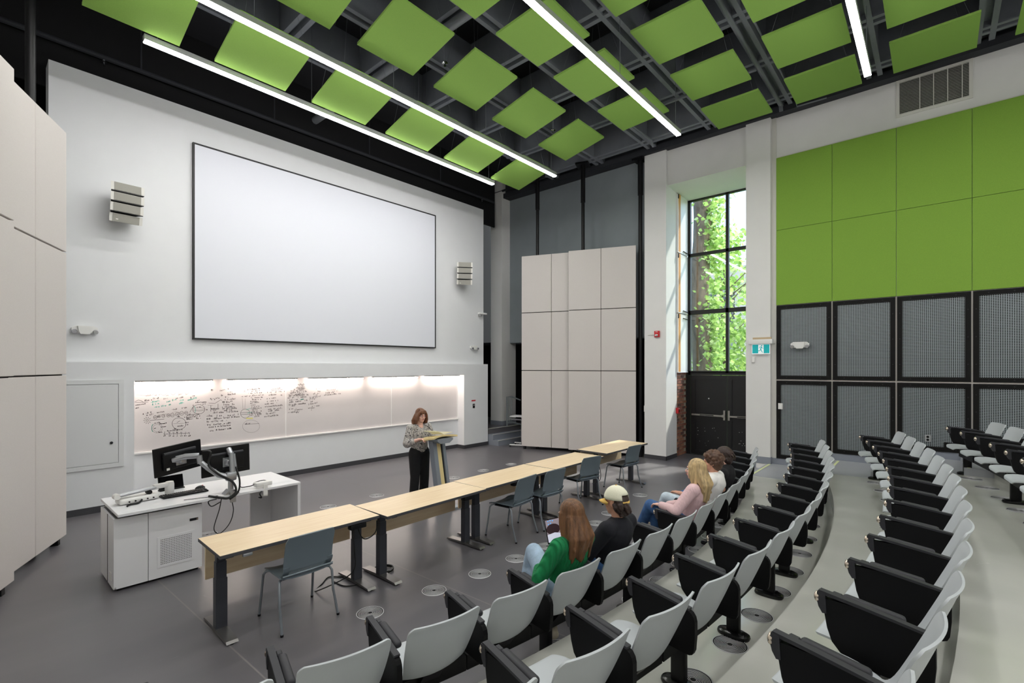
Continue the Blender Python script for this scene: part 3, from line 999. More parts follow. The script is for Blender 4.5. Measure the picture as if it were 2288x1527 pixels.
tea.append(ln((550, 916), (560, 913))); tea.append(ln((553, 924), (564, 921))); yel.append(ln((550, 935), (558, 935.4), (565, 935)))
for a in ((606, 872, 630, 868), (597, 879, 637, 876), (598, 885, 618, 883), (627, 885, 632, 884), (596, 893, 620, 890), (594, 899, 625, 896), (592, 905, 620, 902), (592, 911, 632, 907), (594, 917, 631, 914), (597, 921, 624, 918), (592, 927, 617, 924), (591, 933, 623, 930)):
    blk += scrib(*a, hgt=3.8)
blk.append(ln((606, 874), (632, 870)))
strokes(boards[0], 'handwriting', 'ink_black', blk, 0.0058)
strokes(boards[0], 'faint_handwriting', 'ink_grey', gry, 0.005)
strokes(boards[0], 'teal_handwriting', 'ink_teal', tea, 0.009)
strokes(boards[0], 'yellow_underline', 'ink_yellow', yel, 0.02)
blk, gry, tea = [], [], []
for a in ((666, 861, 682, 861), (668, 864, 681, 863), (660, 869, 682, 866), (657, 872, 682, 869), (650, 876, 683, 872), (648, 880, 686, 876), (645, 884, 680, 882), (645, 887, 690, 884), (643, 891, 687, 888), (647, 896, 666, 894), (647, 901, 687, 896),
          (646, 907, 684, 903), (652, 909, 660, 908), (646, 916, 663, 914), (659, 918, 678, 916), (643, 924, 670, 921), (662, 924, 668, 923)):
    blk += scrib(*a, hgt=3.6)
for a in ((707, 877, 717, 876), (700, 882, 716, 880), (703, 885, 712, 884), (692, 889, 717, 887), (690, 892, 711, 890), (692, 895, 704, 893), (691, 901, 702, 897), (689, 906, 710, 901), (697, 910, 715, 908), (689, 914, 704, 913), (692, 918, 697, 918), (725, 881, 757, 877), (724, 885, 762, 881)):
    blk += scrib(*a, hgt=3.6)
for a in ((693, 865, 700, 860), (706, 871, 726, 868), (730, 858, 762, 856), (730, 862, 760, 859), (738, 868, 756, 866), (730, 874, 755, 872), (732, 878, 756, 875)):
    gry += scrib(*a, hgt=3.6)
tea += scrib(672, 894, 679, 893, 3)
strokes(boards[1], 'handwriting', 'ink_black', blk, 0.0058)
strokes(boards[1], 'faint_handwriting', 'ink_grey', gry, 0.005)
strokes(boards[1], 'teal_handwriting', 'ink_teal', tea, 0.02)

# niche light bars
for i, (a, b) in enumerate(((1.87, 3.02), (3.26, 4.58), (4.82, 6.12), (6.36, 7.68), (7.92, 9.11))):
    t = tag(empty('niche_light', ((a + b) / 2, 9.975, NZ - 0.050)), 'warm light bar over the whiteboards, %s from the left' % ORD[i], 'light', 'light bars over the whiteboards')
    L = (b - a) / 2
    MB().box(-L, L, -0.035, 0.035, 0.018, 0.049).build('housing', 'fixture_alu', t)
    MB().box(-L + 0.01, L - 0.01, -0.03, 0.03, 0.0, 0.018).build('diffuser', 'niche_led', t)

# access panel in the lower wall
t = tag(empty('access_panel', (1.30, YL, 0.68)), 'grey flush wall hatch with small round lock beside the whiteboards', 'hatch')
frame_boxes(MB(), -0.40, 0.40, 0.0, 1.385, -0.022, -0.001, 0.065).build('hatch_frame', 'desk_grey', t)
MB().box(-0.328, 0.328, -0.018, -0.001, 0.072, 1.313).build('hatch_door', 'desk_grey', t)
MB().lathe([(0.02, 0.0), (0.02, 0.012), (0.010, 0.018)], 14, Matrix.Translation((0.245, -0.018, 0.39)) @ Matrix.Rotation(PI / 2, 4, 'X')).build('lock', 'steel_dark', t, smooth=40)

# line array loudspeakers
def line_array(loc, rz, lab):
    t = tag(empty('loudspeaker', loc, rz), lab, 'loudspeaker', 'line array loudspeakers')
    # four boxes stacked on a slight curve; front faces -y
    for k in range(4):
        tilt = R(-2 + 5.0 * k)
        zc = 0.42 - 0.14 * k
        yo = 0.012 * k * k
        b = MB()
        b.M = Matrix.Translation((0, yo, zc)) @ Matrix.Rotation(tilt, 4, 'X')
        b.prism([(-0.21, -0.15), (0.21, -0.15), (0.15, 0.13), (-0.15, 0.13)], -0.064, 0.064, 'z')
        bo = b.build('cabinet', 'speaker_white', t)
        g = MB(); g.M = b.M
        g.box(-0.168, 0.168, -0.157, -0.15, -0.061, 0.061)
        g.build('grille', 'speaker_grille', bo)
        if k < 3:
            s_ = MB(); s_.M = b.M
            s_.prism([(-0.207, -0.147), (0.207, -0.147), (0.15, 0.12), (-0.15, 0.12)], -0.076, -0.064, 'z')
            s_.build('spacer', 'black_frame', bo)
        else:
            s_ = MB(); s_.M = b.M
            s_.box(-0.13, -0.10, -0.159, -0.157, -0.03, -0.015)
            s_.build('badge', 'plastic_white', bo)
    m = MB(); m.box(-0.05, 0.05, 0.13, 0.30, 0.12, 0.30); m.build('wall_bracket', 'speaker_white', t)
line_array((1.70, 9.66, 4.64), R(2), 'white line array loudspeaker left of the screen')
line_array((9.02, 9.66, 4.60), R(-38), 'white line array loudspeaker right of the screen')

# emergency lights
def emergency_light(loc, rz, lab, w=0.31, scale=1.0):
    t = tag(empty('emergency_light', loc, rz), lab, 'emergency light', 'emergency lights')
    h = w * 0.42
    m = MB()
    m.prism([(-w * .5, h * .75), (-w * .34, h), (w * .34, h), (w * .5, h * .75), (w * .5, h * .35), (w * .36, 0.02), (-w * .36, 0.02), (-w * .5, h * .35)], -0.05, -0.002, 'y')
    m.prism([(-w * .27, h * .96), (w * .27, h * .96), (w * .24, h * .3), (w * .17, 0.0), (-w * .17, 0.0), (-w * .24, h * .3)], -0.085, -0.05, 'y')
    m.build('housing', 'plastic_white', t)
    for s_ in (-1, 1):
        MB().lathe([(0.0, 0), (0.03, 0.0), (0.036, 0.022), (0.028, 0.045)], 14,
                   Matrix.Translation((s_ * w * .40, -0.055, h * .32)) @ Matrix.Rotation(R(100), 4, 'X')).build('lamp_head', 'aluminium', t, smooth=40)
emergency_light((1.245, YU, 2.775), 0, 'white twin-head emergency light left of the screen')
emergency_light((9.65, YU, 2.76), 0, 'white twin-head emergency light below the right loudspeaker', 0.27)
p = at_x(1788, 757, XR - 0.05)
emergency_light((XR - 0.05, p.y, 2.64), R(-90), 'white twin-head emergency light on the upper mesh panel', 0.33)

# small wall camera at the right edge of the white wall
t = tag(empty('wall_camera', (9.86, YU, 3.78)), 'small white camera on a bracket near the right edge of the white wall', 'camera')
MB().box(-0.03, 0.03, -0.012, 0.0, -0.04, 0.06).build('bracket', 'plastic_white', t)
MB().cbox((0.08, -0.08, 0.03), (0.30, 0.09, 0.05), bev=0.015).build('camera_body', 'plastic_white', t, smooth=40)
MB().lathe([(0.05, 0), (0.045, -0.03), (0.02, -0.055)], 16, Matrix.Translation((0.0, -0.08, 0.0))).build('camera_dome', 'aluminium', t, smooth=40)

# red label and switch right of the niche
p = at_y(1058, 895.5, YL)
tag(MB().box(p.x - 0.075, p.x + 0.075, YL - 0.006, YL - 0.0005, p.z - 0.017, p.z + 0.017).build('wall_label', 'red_plastic'), 'small red label on the wall right of the niche', 'label')
p = at_y(1058.5, 907.5, YL)
t = tag(empty('switch_plate', (p.x, YL, p.z)), 'small black switch plate under the red label', 'switch')
MB().box(-0.038, 0.038, -0.008, -0.0005, -0.06, 0.06).build('plate', 'plastic_black', t)
MB().box(-0.012, 0.012, -0.014, -0.008, 0.01, 0.035).build('toggle', 'plastic_white', t)

# ================================================================== TALL PIVOTING FABRIC PANELS
def pivot_panel(p0, ang, tiles, pole_s, lab, cats='panel', mirror=1, off=0.0, pole_full=False):
    """p0: floor point of the far edge; tiles: widths from there on; local +x runs along the panel, front faces local -y"""
    t = tag(empty('acoustic_screen', p0, ang), lab, cats, 'tall pivoting fabric panels')
    zs = [0.075, 2.165, 3.755, 5.325]
    x = 0
    m = MB(); W = sum(tiles)
    sd = -1 if mirror == 1 else 1
    m.box(0.01, W - 0.01, 0.0, 0.06, 0.09, 5.31)
    m.build('core', 'dark_gap', t)
    for w in tiles:
        for a, b in zip(zs[:-1], zs[1:]):
            q = MB()
            q.cbox((x + w / 2, sd * 0.022 + (0.06 if sd == 1 else 0), (a + b) / 2), (w - 0.012, 0.044, b - a - 0.018), bev=0.005, seg=1)
            q.build('fabric_tile', 'fabric_beige', t)
        x += w
    m = MB(); m.lathe([(0.045, 0), (0.045, 6.6), (0.06, 6.6), (0.06, 7.56)], 10, Matrix.Translation((pole_s, 0.10, 0)))
    m.build('pole', 'plastic_black', t, smooth=40)
    MB().box(pole_s - 0.17, pole_s + 0.17, -0.07, 0.27, 7.56, 7.61).build('flange', 'plastic_black', t)
    m = MB()
    for xx in (0.08, W - 0.08):
        m.box(xx - 0.03, xx + 0.03, -0.02, 0.06, 0.0, 0.09)
    m.build('caster', 'plastic_black', t)
    return t
aR = math.atan2(-0.939, 0.345)
pivot_panel((10.22, 8.62, 0), aR, [0.86, 0.86], 0.42, 'tall beige fabric screen right of the white wall, the lower, rear one', mirror=1)
pivot_panel((10.56, 7.29, 0), aR, [0.86, 0.88], 0.36, 'tall beige fabric screen beside the window column, the front one', mirror=1)
o = MB().lathe([(0.05, 0), (0.05, 6.6), (0.065, 6.6), (0.065, 7.46)], 10, Matrix.Translation((11.27, 5.60, 0))).build('support_pole', 'plastic_black', None, smooth=40)
tag(o, 'black floor to ceiling pole at the window-side edge of the front fabric screen', 'pole')
o = MB().box(11.12, 11.41, 5.47, 5.76, 7.46, 7.51).build('pole_flange', 'plastic_black', o)
# left pair, mirrored
def pivot_left(p0, ang, tiles, lab):
    t = tag(empty('acoustic_screen', p0, ang), lab, 'panel', 'tall pivoting fabric panels')
    zs = [0.075, 2.165, 3.755, 5.325]
    W = sum(tiles); x = 0
    MB().box(0.01, W - 0.01, -0.06, 0.0, 0.09, 5.31).build('core', 'dark_gap', t)
    for w in tiles:
        for a, b in zip(zs[:-1], zs[1:]):
            MB().cbox((x + w / 2, 0.022, (a + b) / 2), (w - 0.012, 0.044, b - a - 0.018), bev=0.005, seg=1).build('fabric_tile', 'fabric_beige', t)
        x += w
    MB().tube([(0.5, -0.12, 0), (0.5, -0.12, 7.6)], 0.05, 10).build('pole', 'plastic_black', t, smooth=40)
    m = MB()
    for xx in (0.15, W - 0.1):
        m.box(xx - 0.03, xx + 0.03, -0.06, 0.02, 0.0, 0.09)
    m.build('caster', 'plastic_black', t)
aL = math.atan2(-0.905, -0.425)
pivot_left((0.85, 8.53, 0), aL, [0.80, 0.92], 'tall beige fabric screen at the left, the rear one next to the white wall')
pivot_left((0.307, 7.10, 0), aL, [0.86, 0.86], 'tall beige fabric screen at the left picture edge, the nearest one')
# ================================================================== TABLES
def table(cx_, cy_, rz, ztop, L, D, legs, lab, n):
    t = tag(empty('folding_table', (cx_, cy_, 0), rz), lab, 'table', 'maple tables in a row')
    hx, hy = L / 2, D / 2
    MB().cbox((0, 0, ztop - 0.0145), (L, D, 0.029), bev=0.002, seg=1).build('edge_band', 'table_edge', t)
    MB().box(-hx + 0.002, hx - 0.002, -hy + 0.002, hy - 0.002, ztop - 0.003, ztop + 0.0008).build('table_top', 'table_wood', t)
    MB().box(-hx + 0.04, hx - 0.04, hy - 0.07, hy - 0.05, ztop - 0.36, ztop - 0.03).build('modesty_panel', 'table_wood', t)
    for lx in legs:
        lg = MB()
        lg.box(lx - 0.045, lx + 0.045, -0.035, 0.035, 0.02, 0.46)
        lg.box(lx - 0.040, lx + 0.040, -0.030, 0.030, 0.46, 0.60)
        lg.box(lx - 0.035, lx + 0.035, -0.025, 0.025, 0.60, ztop - 0.03)
        lo = lg.build('leg', 'table_leg', t)
        f = MB(); f.prism([(-0.31, 0.012), (0.31, 0.012), (0.29, 0.03), (0.06, 0.04), (-0.06, 0.04), (-0.29, 0.03)], lx - 0.045, lx + 0.045, 'x')
        f.build('foot', 'foot_steel', lo)
        m = MB()
        for sy in (-1, 1):
            m.lathe([(0.018, 0.0), (0.022, 0.012)], 10, Matrix.Translation((lx, sy * 0.285, 0)))
        m.build('glide', 'plastic_black', lo)
        MB().box(lx - 0.03, lx + 0.03, -0.24, 0.24, ztop - 0.055, ztop - 0.03).build('crossbar', 'table_leg', t)
    return t
TB = [(2.098, 4.605, R(-1.3), 0.745, 1.46, 0.60, (-0.64, 0.64), 'maple table at the left end of the row, beside the white instructor desk'),
      (3.585, 4.515, R(1.0), 0.74, 1.47, 0.60, (-0.60, 0.66), 'second maple table from the white instructor desk'),
      (5.07, 4.555, R(0.5), 0.74, 1.49, 0.60, (-0.62, 0.66), 'third maple table, in the middle of the row'),
      (6.53, 4.56, 0, 0.74, 1.40, 0.60, (-0.60, 0.62), 'fourth maple table, near the right end of the row'),
      (8.03, 4.53, R(-0.5), 0.785, 1.52, 0.62, (-0.62, 0.66), 'slightly higher maple table at the window end of the row')]
tables = [table(*a, i) for i, a in enumerate(TB)]
# height control and outlet boxes under the table edges
t = tables[0]
m = MB(); m.cbox((-0.52, -0.285, 0.700), (0.075, 0.03, 0.028), bev=0.006); m.build('height_control', 'arm_silver', t, smooth=40)
for tb, x in ((tables[0], 0.50), (tables[1], 0.45), (tables[2], -0.10), (tables[3], 0.45)):
    z = tb.children[0].location.z
    m = MB(); m.cbox((x, -0.26, 0.685), (0.17, 0.07, 0.05), bev=0.008); m.build('outlet_box', 'plastic_black', tb, smooth=40)

def cable(pts, lab, r=0.006, m_='cable_black', name='cable'):
    # smooth polyline through the points (Catmull-Rom)
    P = [Vector(p) for p in pts]
    out = []
    for i in range(len(P) - 1):
        p0 = P[max(i - 1, 0)]; p1 = P[i]; p2 = P[i + 1]; p3 = P[min(i + 2, len(P) - 1)]
        for k in range(6):
            s_ = k / 6
            out.append(0.5 * ((2 * p1) + (p2 - p0) * s_ + (2 * p0 - 5 * p1 + 4 * p2 - p3) * s_ ** 2 + (3 * p1 - p0 - 3 * p2 + p3) * s_ ** 3))
    out.append(P[-1])
    o = MB().tube(out, r, 6).build(name, m_, None, smooth=60)
    return tag(o, lab, 'cable')
def fl(u, v, z=0.007):
    p = at_z(u, v, z); return (p.x, p.y, z)
cable([(2.55, 4.36, 0.66), (2.56, 4.33, 0.45), (2.57, 4.4, 0.2), fl(706, 1322), fl(720, 1305), fl(735, 1290), fl(765, 1290), fl(790, 1288), fl(800, 1305), fl(770, 1310), fl(745, 1300)],
      'black cable hanging from the left table and looping on the floor behind the chair')
cable([(2.62, 4.38, 0.665), (2.64, 4.33, 0.56), (2.72, 4.35, 0.52), (2.82, 4.36, 0.56), (2.86, 4.40, 0.66)], 'short black cable drooping between the first two tables')
lp = at_z(855, 1273, 0.02)
cable([(lp.x + 0.12 * math.cos(R(a)), lp.y + 0.10 * math.sin(R(a)), 0.012 + 0.006 * (a // 360)) for a in range(0, 1040, 40)], 'coiled black cable on the floor by the table foot', 0.009)
cable([(5.0, 4.33, 0.66), (5.02, 4.30, 0.6), (5.08, 4.3, 0.58), (5.12, 4.34, 0.66)], 'short black cable loop under the middle table')
cable([(7.1, 4.32, 0.68), (7.14, 4.28, 0.5), (7.12, 4.28, 0.35), (7.0, 4.35, 0.30)], 'black cable dangling under the fourth table')
cable([fl(1330, 1100), fl(1345, 1108), fl(1362, 1105), fl(1350, 1112), fl(1368, 1118)], 'black cable lying on the floor near the far table feet')

# ================================================================== BLUE-GREY STACKING CHAIRS
def chair_shell():
    """one-piece shell with a slot between seat and back; local +y is the front"""
    m = MB()
    # seat pan
    NXs, NYs = 10, 8
    W = 0.23
    th = 0.012
    def surf(f, nu, nv):
        vs = [f(i / nu, j / nv) for j in range(nv + 1) for i in range(nu + 1)]
        nn = len(vs)
        low = []
        for j in range(nv + 1):
            for i in range(nu + 1):
                du = Vector(f(min(1, i / nu + .02), j / nv)) - Vector(f(max(0, i / nu - .02), j / nv))
                dv = Vector(f(i / nu, min(1, j / nv + .02))) - Vector(f(i / nu, max(0, j / nv - .02)))
                n = du.cross(dv).normalized()
                low.append(Vector(vs[j * (nu + 1) + i]) - n * th)
        fs = []
        for j in range(nv):
            for i in range(nu):
                a = j * (nu + 1) + i
                fs.append((a, a + 1, a + nu + 2, a + nu + 1))
                fs.append((nn + a, nn + a + nu + 1, nn + a + nu + 2, nn + a + 1))
        for i in range(nu):
            fs.append((i, nn + i, nn + i + 1, i + 1)); a = nv * (nu + 1) + i
            fs.append((a, a + 1, nn + a + 1, nn + a))
        for j in range(nv):
            a = j * (nu + 1); fs.append((a, a + nu + 1, nn + a + nu + 1, nn + a))
            a = a + nu; fs.append((a, nn + a, nn + a + nu + 1, a + nu + 1))
        m.add([tuple(v) for v in vs] + [tuple(v) for v in low], fs)
    def seat(u, v):
        s_ = 2 * u - 1
        # rounded front corners
        w = W * (1 - 0.10 * max(0, (v - 0.8) / 0.2) ** 2)
        y = -0.20 + 0.42 * v
        z = 0.445 - 0.018 * math.sin(PI * v) * (1 - s_ * s_) - 0.03 * max(0, v - 0.82) / 0.18 + 0.022 * abs(s_) ** 3
        return (s_ * w, y, z)
    surf(seat, NXs, NYs)
    def back(u, v):
        s_ = 2 * u - 1
        w = (0.215 - 0.02 * max(0, (v - 0.85) / 0.15) ** 2)
        z = 0.52 + 0.31 * v - 0.012 * s_ * s_ * v
        y = -0.225 - 0.075 * v + 0.03 * s_ * s_ + 0.012 * math.sin(PI * v)
        return (-s_ * w, y, z)
    surf(back, 10, 8)
    # side straps joining seat to back
    for sx in (-1, 1):
        def strap(u, v, sx=sx):
            a = v
            x = sx * (0.165 + 0.055 * u) if sx > 0 else -(0.22 - 0.055 * u)
            y = -0.16 - 0.065 * math.sin(a * PI / 2) + (0.018)
            z = 0.45 + 0.10 * a
            return (-x, y - 0.005 * a, z)
        surf(strap, 2, 5)
    def strap2(u, v):
        s_ = 2 * u - 1
        return (s_ * 0.225, -0.20 - 0.02 * v, 0.444 + 0.03 * v + 0.022 * abs(s_) ** 3 * (1 - v))
    surf(strap2, 8, 2)
    return m
ch = empty('stacking_chair')
sh = chair_shell().build('shell', 'chair_blue', ch, smooth=50)
for sx in (-1, 1):
    MB().tube([(sx * 0.17, 0.14, 0.425), (sx * 0.215, 0.17, 0.418), (sx * 0.232, 0.185, 0.39), (sx * 0.245, 0.245, 0.008)], 0.0115, 8).build('leg', 'chair_leg', ch, smooth=40)
    MB().tube([(sx * 0.17, -0.10, 0.425), (sx * 0.225, -0.15, 0.422), (sx * 0.236, -0.175, 0.39), (sx * 0.24, -0.19, 0.22), (sx * 0.25, -0.262, 0.008)], 0.0115, 8).build('leg', 'chair_leg', ch, smooth=40)
    m = MB(); m.lathe([(0.013, 0), (0.014, 0.018)], 8, Matrix.Translation((sx * 0.245, 0.245, 0))); m.lathe([(0.013, 0), (0.014, 0.018)], 8, Matrix.Translation((sx * 0.25, -0.262, 0)))
    m.build('rubber_tip', 'plastic_black', ch)
MB().box(-0.18, 0.18, -0.11, 0.15, 0.405, 0.424).build('seat_support', 'steel_dark', ch)
CH = [(2.02, 4.38, R(-1), 'blue-grey plastic chair at the leftmost table, nearest the camera'),
      (4.91, 4.33, R(5), 'blue-grey plastic chair at the middle table, left one of the overlapping pair'),
      (5.55, 4.30, R(-4), 'blue-grey plastic chair at the middle table, right one of the overlapping pair'),
      (6.74, 4.42, R(-12), 'blue-grey plastic chair at the fourth table, turned slightly'),
      (8.20, 4.44, R(-6), 'blue-grey plastic chair at the window end of the tables')]
for i, (x, y, rz, lab) in enumerate(CH):
    o = ch if i == 0 else copy_tree(ch)
    o.location = (x, y, 0); o.rotation_euler = (0, 0, rz)
    tag(o, lab, 'chair', 'blue-grey chairs at the tables')

# ================================================================== INSTRUCTOR DESK
dk = tag(empty('instructor_desk', (0.995, 6.19, 0)), 'white instructor desk with cabinet, vented door and long top', 'desk')
# cabinet body in local coordinates: x 0..0.775, y 0..0.69
m = MB()
m.box(0.0, 0.775, 0.02, 0.69, 0.025, 0.05); m.box(0.0, 0.02, 0.0, 0.69, 0.05, 0.735); m.box(0.755, 0.775, 0.0, 0.69, 0.05, 0.735)
m.box(0.02, 0.755, 0.67, 0.69, 0.05, 0.735); m.box(0.02, 0.755, 0.02, 0.67, 0.63, 0.65)
m.box(0.02, 0.28, 0.0, 0.02, 0.03, 0.735)
cab = m.build('cabinet', 'desk_white', dk)
MB().box(0.03, 0.745, 0.04, 0.66, 0.0, 0.025).build('plinth', 'plastic_black', dk)
MB().box(-0.004, 0.0, 0.3, 0.304, 0.03, 0.735).build('side_seam', 'dark_gap', dk)
# vented door: four solid strips around a perforated field
dx0, dx1 = 0.285, 0.773
m = MB()
hx0, hx1, hz0, hz1 = 0.385, 0.675, 0.16, 0.435
m.box(dx0, hx0, -0.002, 0.018, 0.03, 0.735); m.box(hx1, dx1, -0.002, 0.018, 0.03, 0.735)
m.box(hx0, hx1, -0.002, 0.018, 0.03, hz0); m.box(hx0, hx1, -0.002, 0.018, hz1, 0.735)
door = m.build('door', 'desk_white', dk)
m = MB(); NXh, NZh = 19, 15
sxh = (hx1 - hx0) / NXh; szh = (hz1 - hz0) / NZh
for i in range(NXh + 1):
    x = hx0 + i * sxh; m.box(x - sxh * 0.23, x + sxh * 0.23, -0.006, 0.0, hz0, hz1)
for j in range(NZh + 1):
    z = hz0 + j * szh; m.box(hx0, hx1, -0.0062, 0.0002, z - szh * 0.24, z + szh * 0.24)
frame_boxes(m, hx0 - 0.025, hx1 + 0.025, hz0 - 0.025, hz1 + 0.025, -0.0065, -0.002, 0.022)
m.build('vent_grille', 'desk_white', door)
MB().box(hx0 - 0.01, hx1 + 0.01, 0.006, 0.017, hz0 - 0.01, hz1 + 0.01).build('vent_backing', 'void_black', door)
m = MB(); m.box(0.655, 0.735, -0.008, -0.002, 0.565, 0.592); lk = m.build('lock_plate', 'steel_dark', door)
MB().box(0.718, 0.732, -0.014, -0.008, 0.569, 0.588).build('key_cylinder', 'disc_metal', lk)
m = MB(); m.box(-0.006, 0.0, 0.10, 0.20, 0.09, 0.17); m.build('side_outlet', 'plastic_white', dk)
# long top with leg panel at the right
MB().cbox((0.93, 0.345, 0.787), (1.83, 0.90, 0.03), bev=0.003, seg=1).build('desk_top', 'desk_white', dk)
m = MB(); m.box(1.81, 1.845, -0.10, 0.79, 0.0, 0.772); m.box(1.55, 1.81, 0.72, 0.75, 0.0, 0.772); m.build('leg_panel', 'desk_white', dk)
MB().box(0.05, 0.74, 0.03, 0.66, 0.735, 0.772).build('lift_gap', 'dark_gap', dk)
ZD = 0.803
MB().box(0.06, 0.16, -0.075, -0.03, 0.8022, 0.8032).build('power_flap', 'desk_grey', dk)
MB().box(1.52, 1.78, 0.02, 0.10, 0.8022, 0.8032).build('power_flap', 'desk_grey', dk)

# document camera
q = at_z(307, 1121, ZD)
t = tag(empty('document_camera', (q.x, q.y, ZD), R(8)), 'folded white document camera on the left end of the desk', 'document camera')
MB().cbox((0, 0, 0.035), (0.36, 0.16, 0.06), bev=0.025, seg=3).build('base', 'plastic_white', t, smooth=45)
for yy in (-0.035, 0.0):
    MB().tube([(-0.17, yy, 0.10), (0.16, yy, 0.125)], 0.017, 10).build('arm', 'arm_silver', t, smooth=45)
MB().tube([(-0.19, -0.05, 0.095), (-0.19, 0.02, 0.095)], 0.03, 14).build('elbow', 'plastic_white', t, smooth=45)
MB().tube([(0.10, -0.05, 0.085), (0.10, 0.03, 0.085)], 0.022, 12).build('hinge', 'plastic_black', t, smooth=45)
MB().cbox((0.225, -0.015, 0.13), (0.17, 0.07, 0.05), bev=0.015).build('head_arm', 'plastic_white', t, smooth=45)
MB().lathe([(0.042, 0.0), (0.045, 0.02), (0.045, 0.12), (0.038, 0.15)], 18, Matrix.Translation((0.30, -0.015, 0.01))).build('camera_head', 'plastic_white', t, smooth=45)
m = MB()
for k in range(5):
    m.lathe([(0.008, 0), (0.008, 0.01)], 8, Matrix.Translation((-0.1 + 0.055 * k, -0.081, 0.03)) @ Matrix.Rotation(PI / 2, 4, 'X'))
m.build('port', 'plastic_black', t)
qa = q
cable([(qa.x + 0.02, qa.y - 0.10, ZD + 0.03), (qa.x - 0.02, qa.y - 0.13, ZD + 0.01), (qa.x - 0.1, qa.y - 0.15, ZD + 0.012), (qa.x - 0.12, qa.y - 0.19, ZD + 0.01)], 'thick black cable plugged into the document camera', 0.010)

# keyboard, mouse, touch panel
q = at_z(412, 1105, ZD)
t = tag(empty('keyboard', (q.x, q.y, ZD), R(3)), 'black computer keyboard on the white desk', 'keyboard')
MB().cbox((0, 0, 0.010), (0.45, 0.15, 0.018), bev=0.005).build('body', 'plastic_black', t, smooth=40)
km = MB().cbox((0, 0, 0.0), (0.016, 0.016, 0.008), bev=0.002, seg=1)
k0 = km.build('key', 'key_black', t)
first = True
for r_ in range(5):
    for c_ in range(21):
        if c_ in (15, 19) and r_ > 2:
            continue
        o = k0 if first else k0.copy()
        if not first:
            C.objects.link(o)
        first = False
        o.location = (-0.21 + 0.021 * c_, 0.048 - 0.022 * r_, 0.0225)
q = at_z(447, 1092, ZD)
t = tag(empty('computer_mouse', (q.x, q.y, ZD), R(20)), 'black mouse with red accent behind the keyboard', 'mouse')
m = MB(); bm = bmesh.new(); bmesh.ops.create_uvsphere(bm, u_segments=16, v_segments=10, radius=1)
bmesh.ops.scale(bm, vec=(0.062, 0.035, 0.036), verts=bm.verts)
for v in bm.verts:
    v.co.z = max(v.co.z, 0.0)
m.addbm(bm); m.build('body', 'plastic_black', t, smooth=60)
MB().cbox((0.03, 0, 0.032), (0.018, 0.006, 0.008), bev=0.002).build('wheel', 'red_plastic', t)
q = at_z(392, 1099, ZD)
t = tag(empty('touch_panel', (q.x, q.y + 0.16, ZD), R(6)), 'small black touch panel standing on the desk behind the keyboard', 'touch panel')
m = MB(); m.M = Matrix.Rotation(R(-14), 4, 'X')
m.cbox((0, 0, 0.085), (0.26, 0.012, 0.16), bev=0.004); m.build('panel', 'gloss_black', t)
MB().cbox((0, 0.0, 0.006), (0.26, 0.07, 0.012), bev=0.003).build('base', 'plastic_black', t)

# USB hub clamped on the desk edge
q = at_z(576, 1085, ZD)
t = tag(empty('usb_hub', (q.x, 6.17, ZD), R(2)), 'white hub box clamped to the desk edge, cable curled behind it', 'hub')
MB().cbox((0, -0.02, 0.045), (0.19, 0.09, 0.05), bev=0.008).build('box', 'plastic_white', t, smooth=40)
MB().box(-0.02, 0.03, -0.085, -0.075, -0.09, 0.045).build('clamp', 'plastic_white', t)
MB().box(-0.02, 0.03, -0.085, -0.02, -0.095, -0.082).build('clamp_foot', 'plastic_white', t)
cable([(q.x - 0.09, 6.16, ZD + 0.05), (q.x - 0.13, 6.2, ZD + 0.03), (q.x - 0.2, 6.26, ZD + 0.02), (q.x - 0.19, 6.34, ZD + 0.03)], 'grey cable end lying on the desk left of the hub', 0.006, 'steel_dark')
cable([(q.x + 0.07, 6.19, ZD + 0.06), (q.x + 0.05, 6.27, ZD + 0.06), (q.x - 0.04, 6.27, ZD + 0.05), (q.x - 0.09, 6.2, ZD + 0.05)], 'grey cable arching over the hub', 0.005, 'steel_dark')
cable([(q.x - 0.04, 6.09, ZD - 0.03), (q.x - 0.07, 6.06, ZD - 0.05), (q.x - 0.05, 6.06, ZD - 0.10), (q.x - 0.08, 6.07, ZD - 0.09)], 'black plugs hanging at the hub', 0.008)

# twin monitor arms and monitors
base = at_z(510, 1100, ZD)
bx, by = base.x, 6.14
t = tag(empty('monitor_mount', (bx, by, ZD)), 'silver twin monitor arm clamped to the desk front edge', 'monitor arm')
MB().prism([(-0.08, 0.0), (0.08, 0.0), (0.03, 0.05), (-0.03, 0.05)], -0.05, 0.06, 'y').build('clamp_base', 'arm_silver', t)
MB().box(-0.03, 0.03, -0.075, -0.06, -0.09, 0.03).build('clamp_jaw', 'arm_silver', t)
m = MB(); m.tube([(0, 0, 0.03), (0, 0, 0.16)], 0.03, 14); m.build('post', 'arm_silver', t, smooth=40)
m = MB(); m.cbox((0.0, 0, 0.20), (0.11, 0.07, 0.10), bev=0.015); m.build('joint', 'arm_silver', t, smooth=40)
MB().tube([(-0.035, 0, 0.20), (-0.12, 0.02, 0.23), (-0.22, 0.05, 0.32), (-0.29, 0.07, 0.40)], [0.034, 0.032, 0.03, 0.026], 10).build('lower_arm', 'arm_silver', t, smooth=40)
MB().tube([(-0.29, 0.07, 0.38), (-0.30, 0.075, 0.47)], 0.03, 12).build('elbow', 'arm_silver', t, smooth=40)
MB().tube([(-0.30, 0.075, 0.47), (-0.42, 0.13, 0.47), (-0.52, 0.20, 0.43)], [0.032, 0.032, 0.024], 10).build('upper_arm', 'arm_silver', t, smooth=40)
MB().tube([(0.02, 0, 0.2), (0.01, 0.02, 0.47)], [0.034, 0.026], 10).build('lower_arm', 'arm_silver', t, smooth=40)
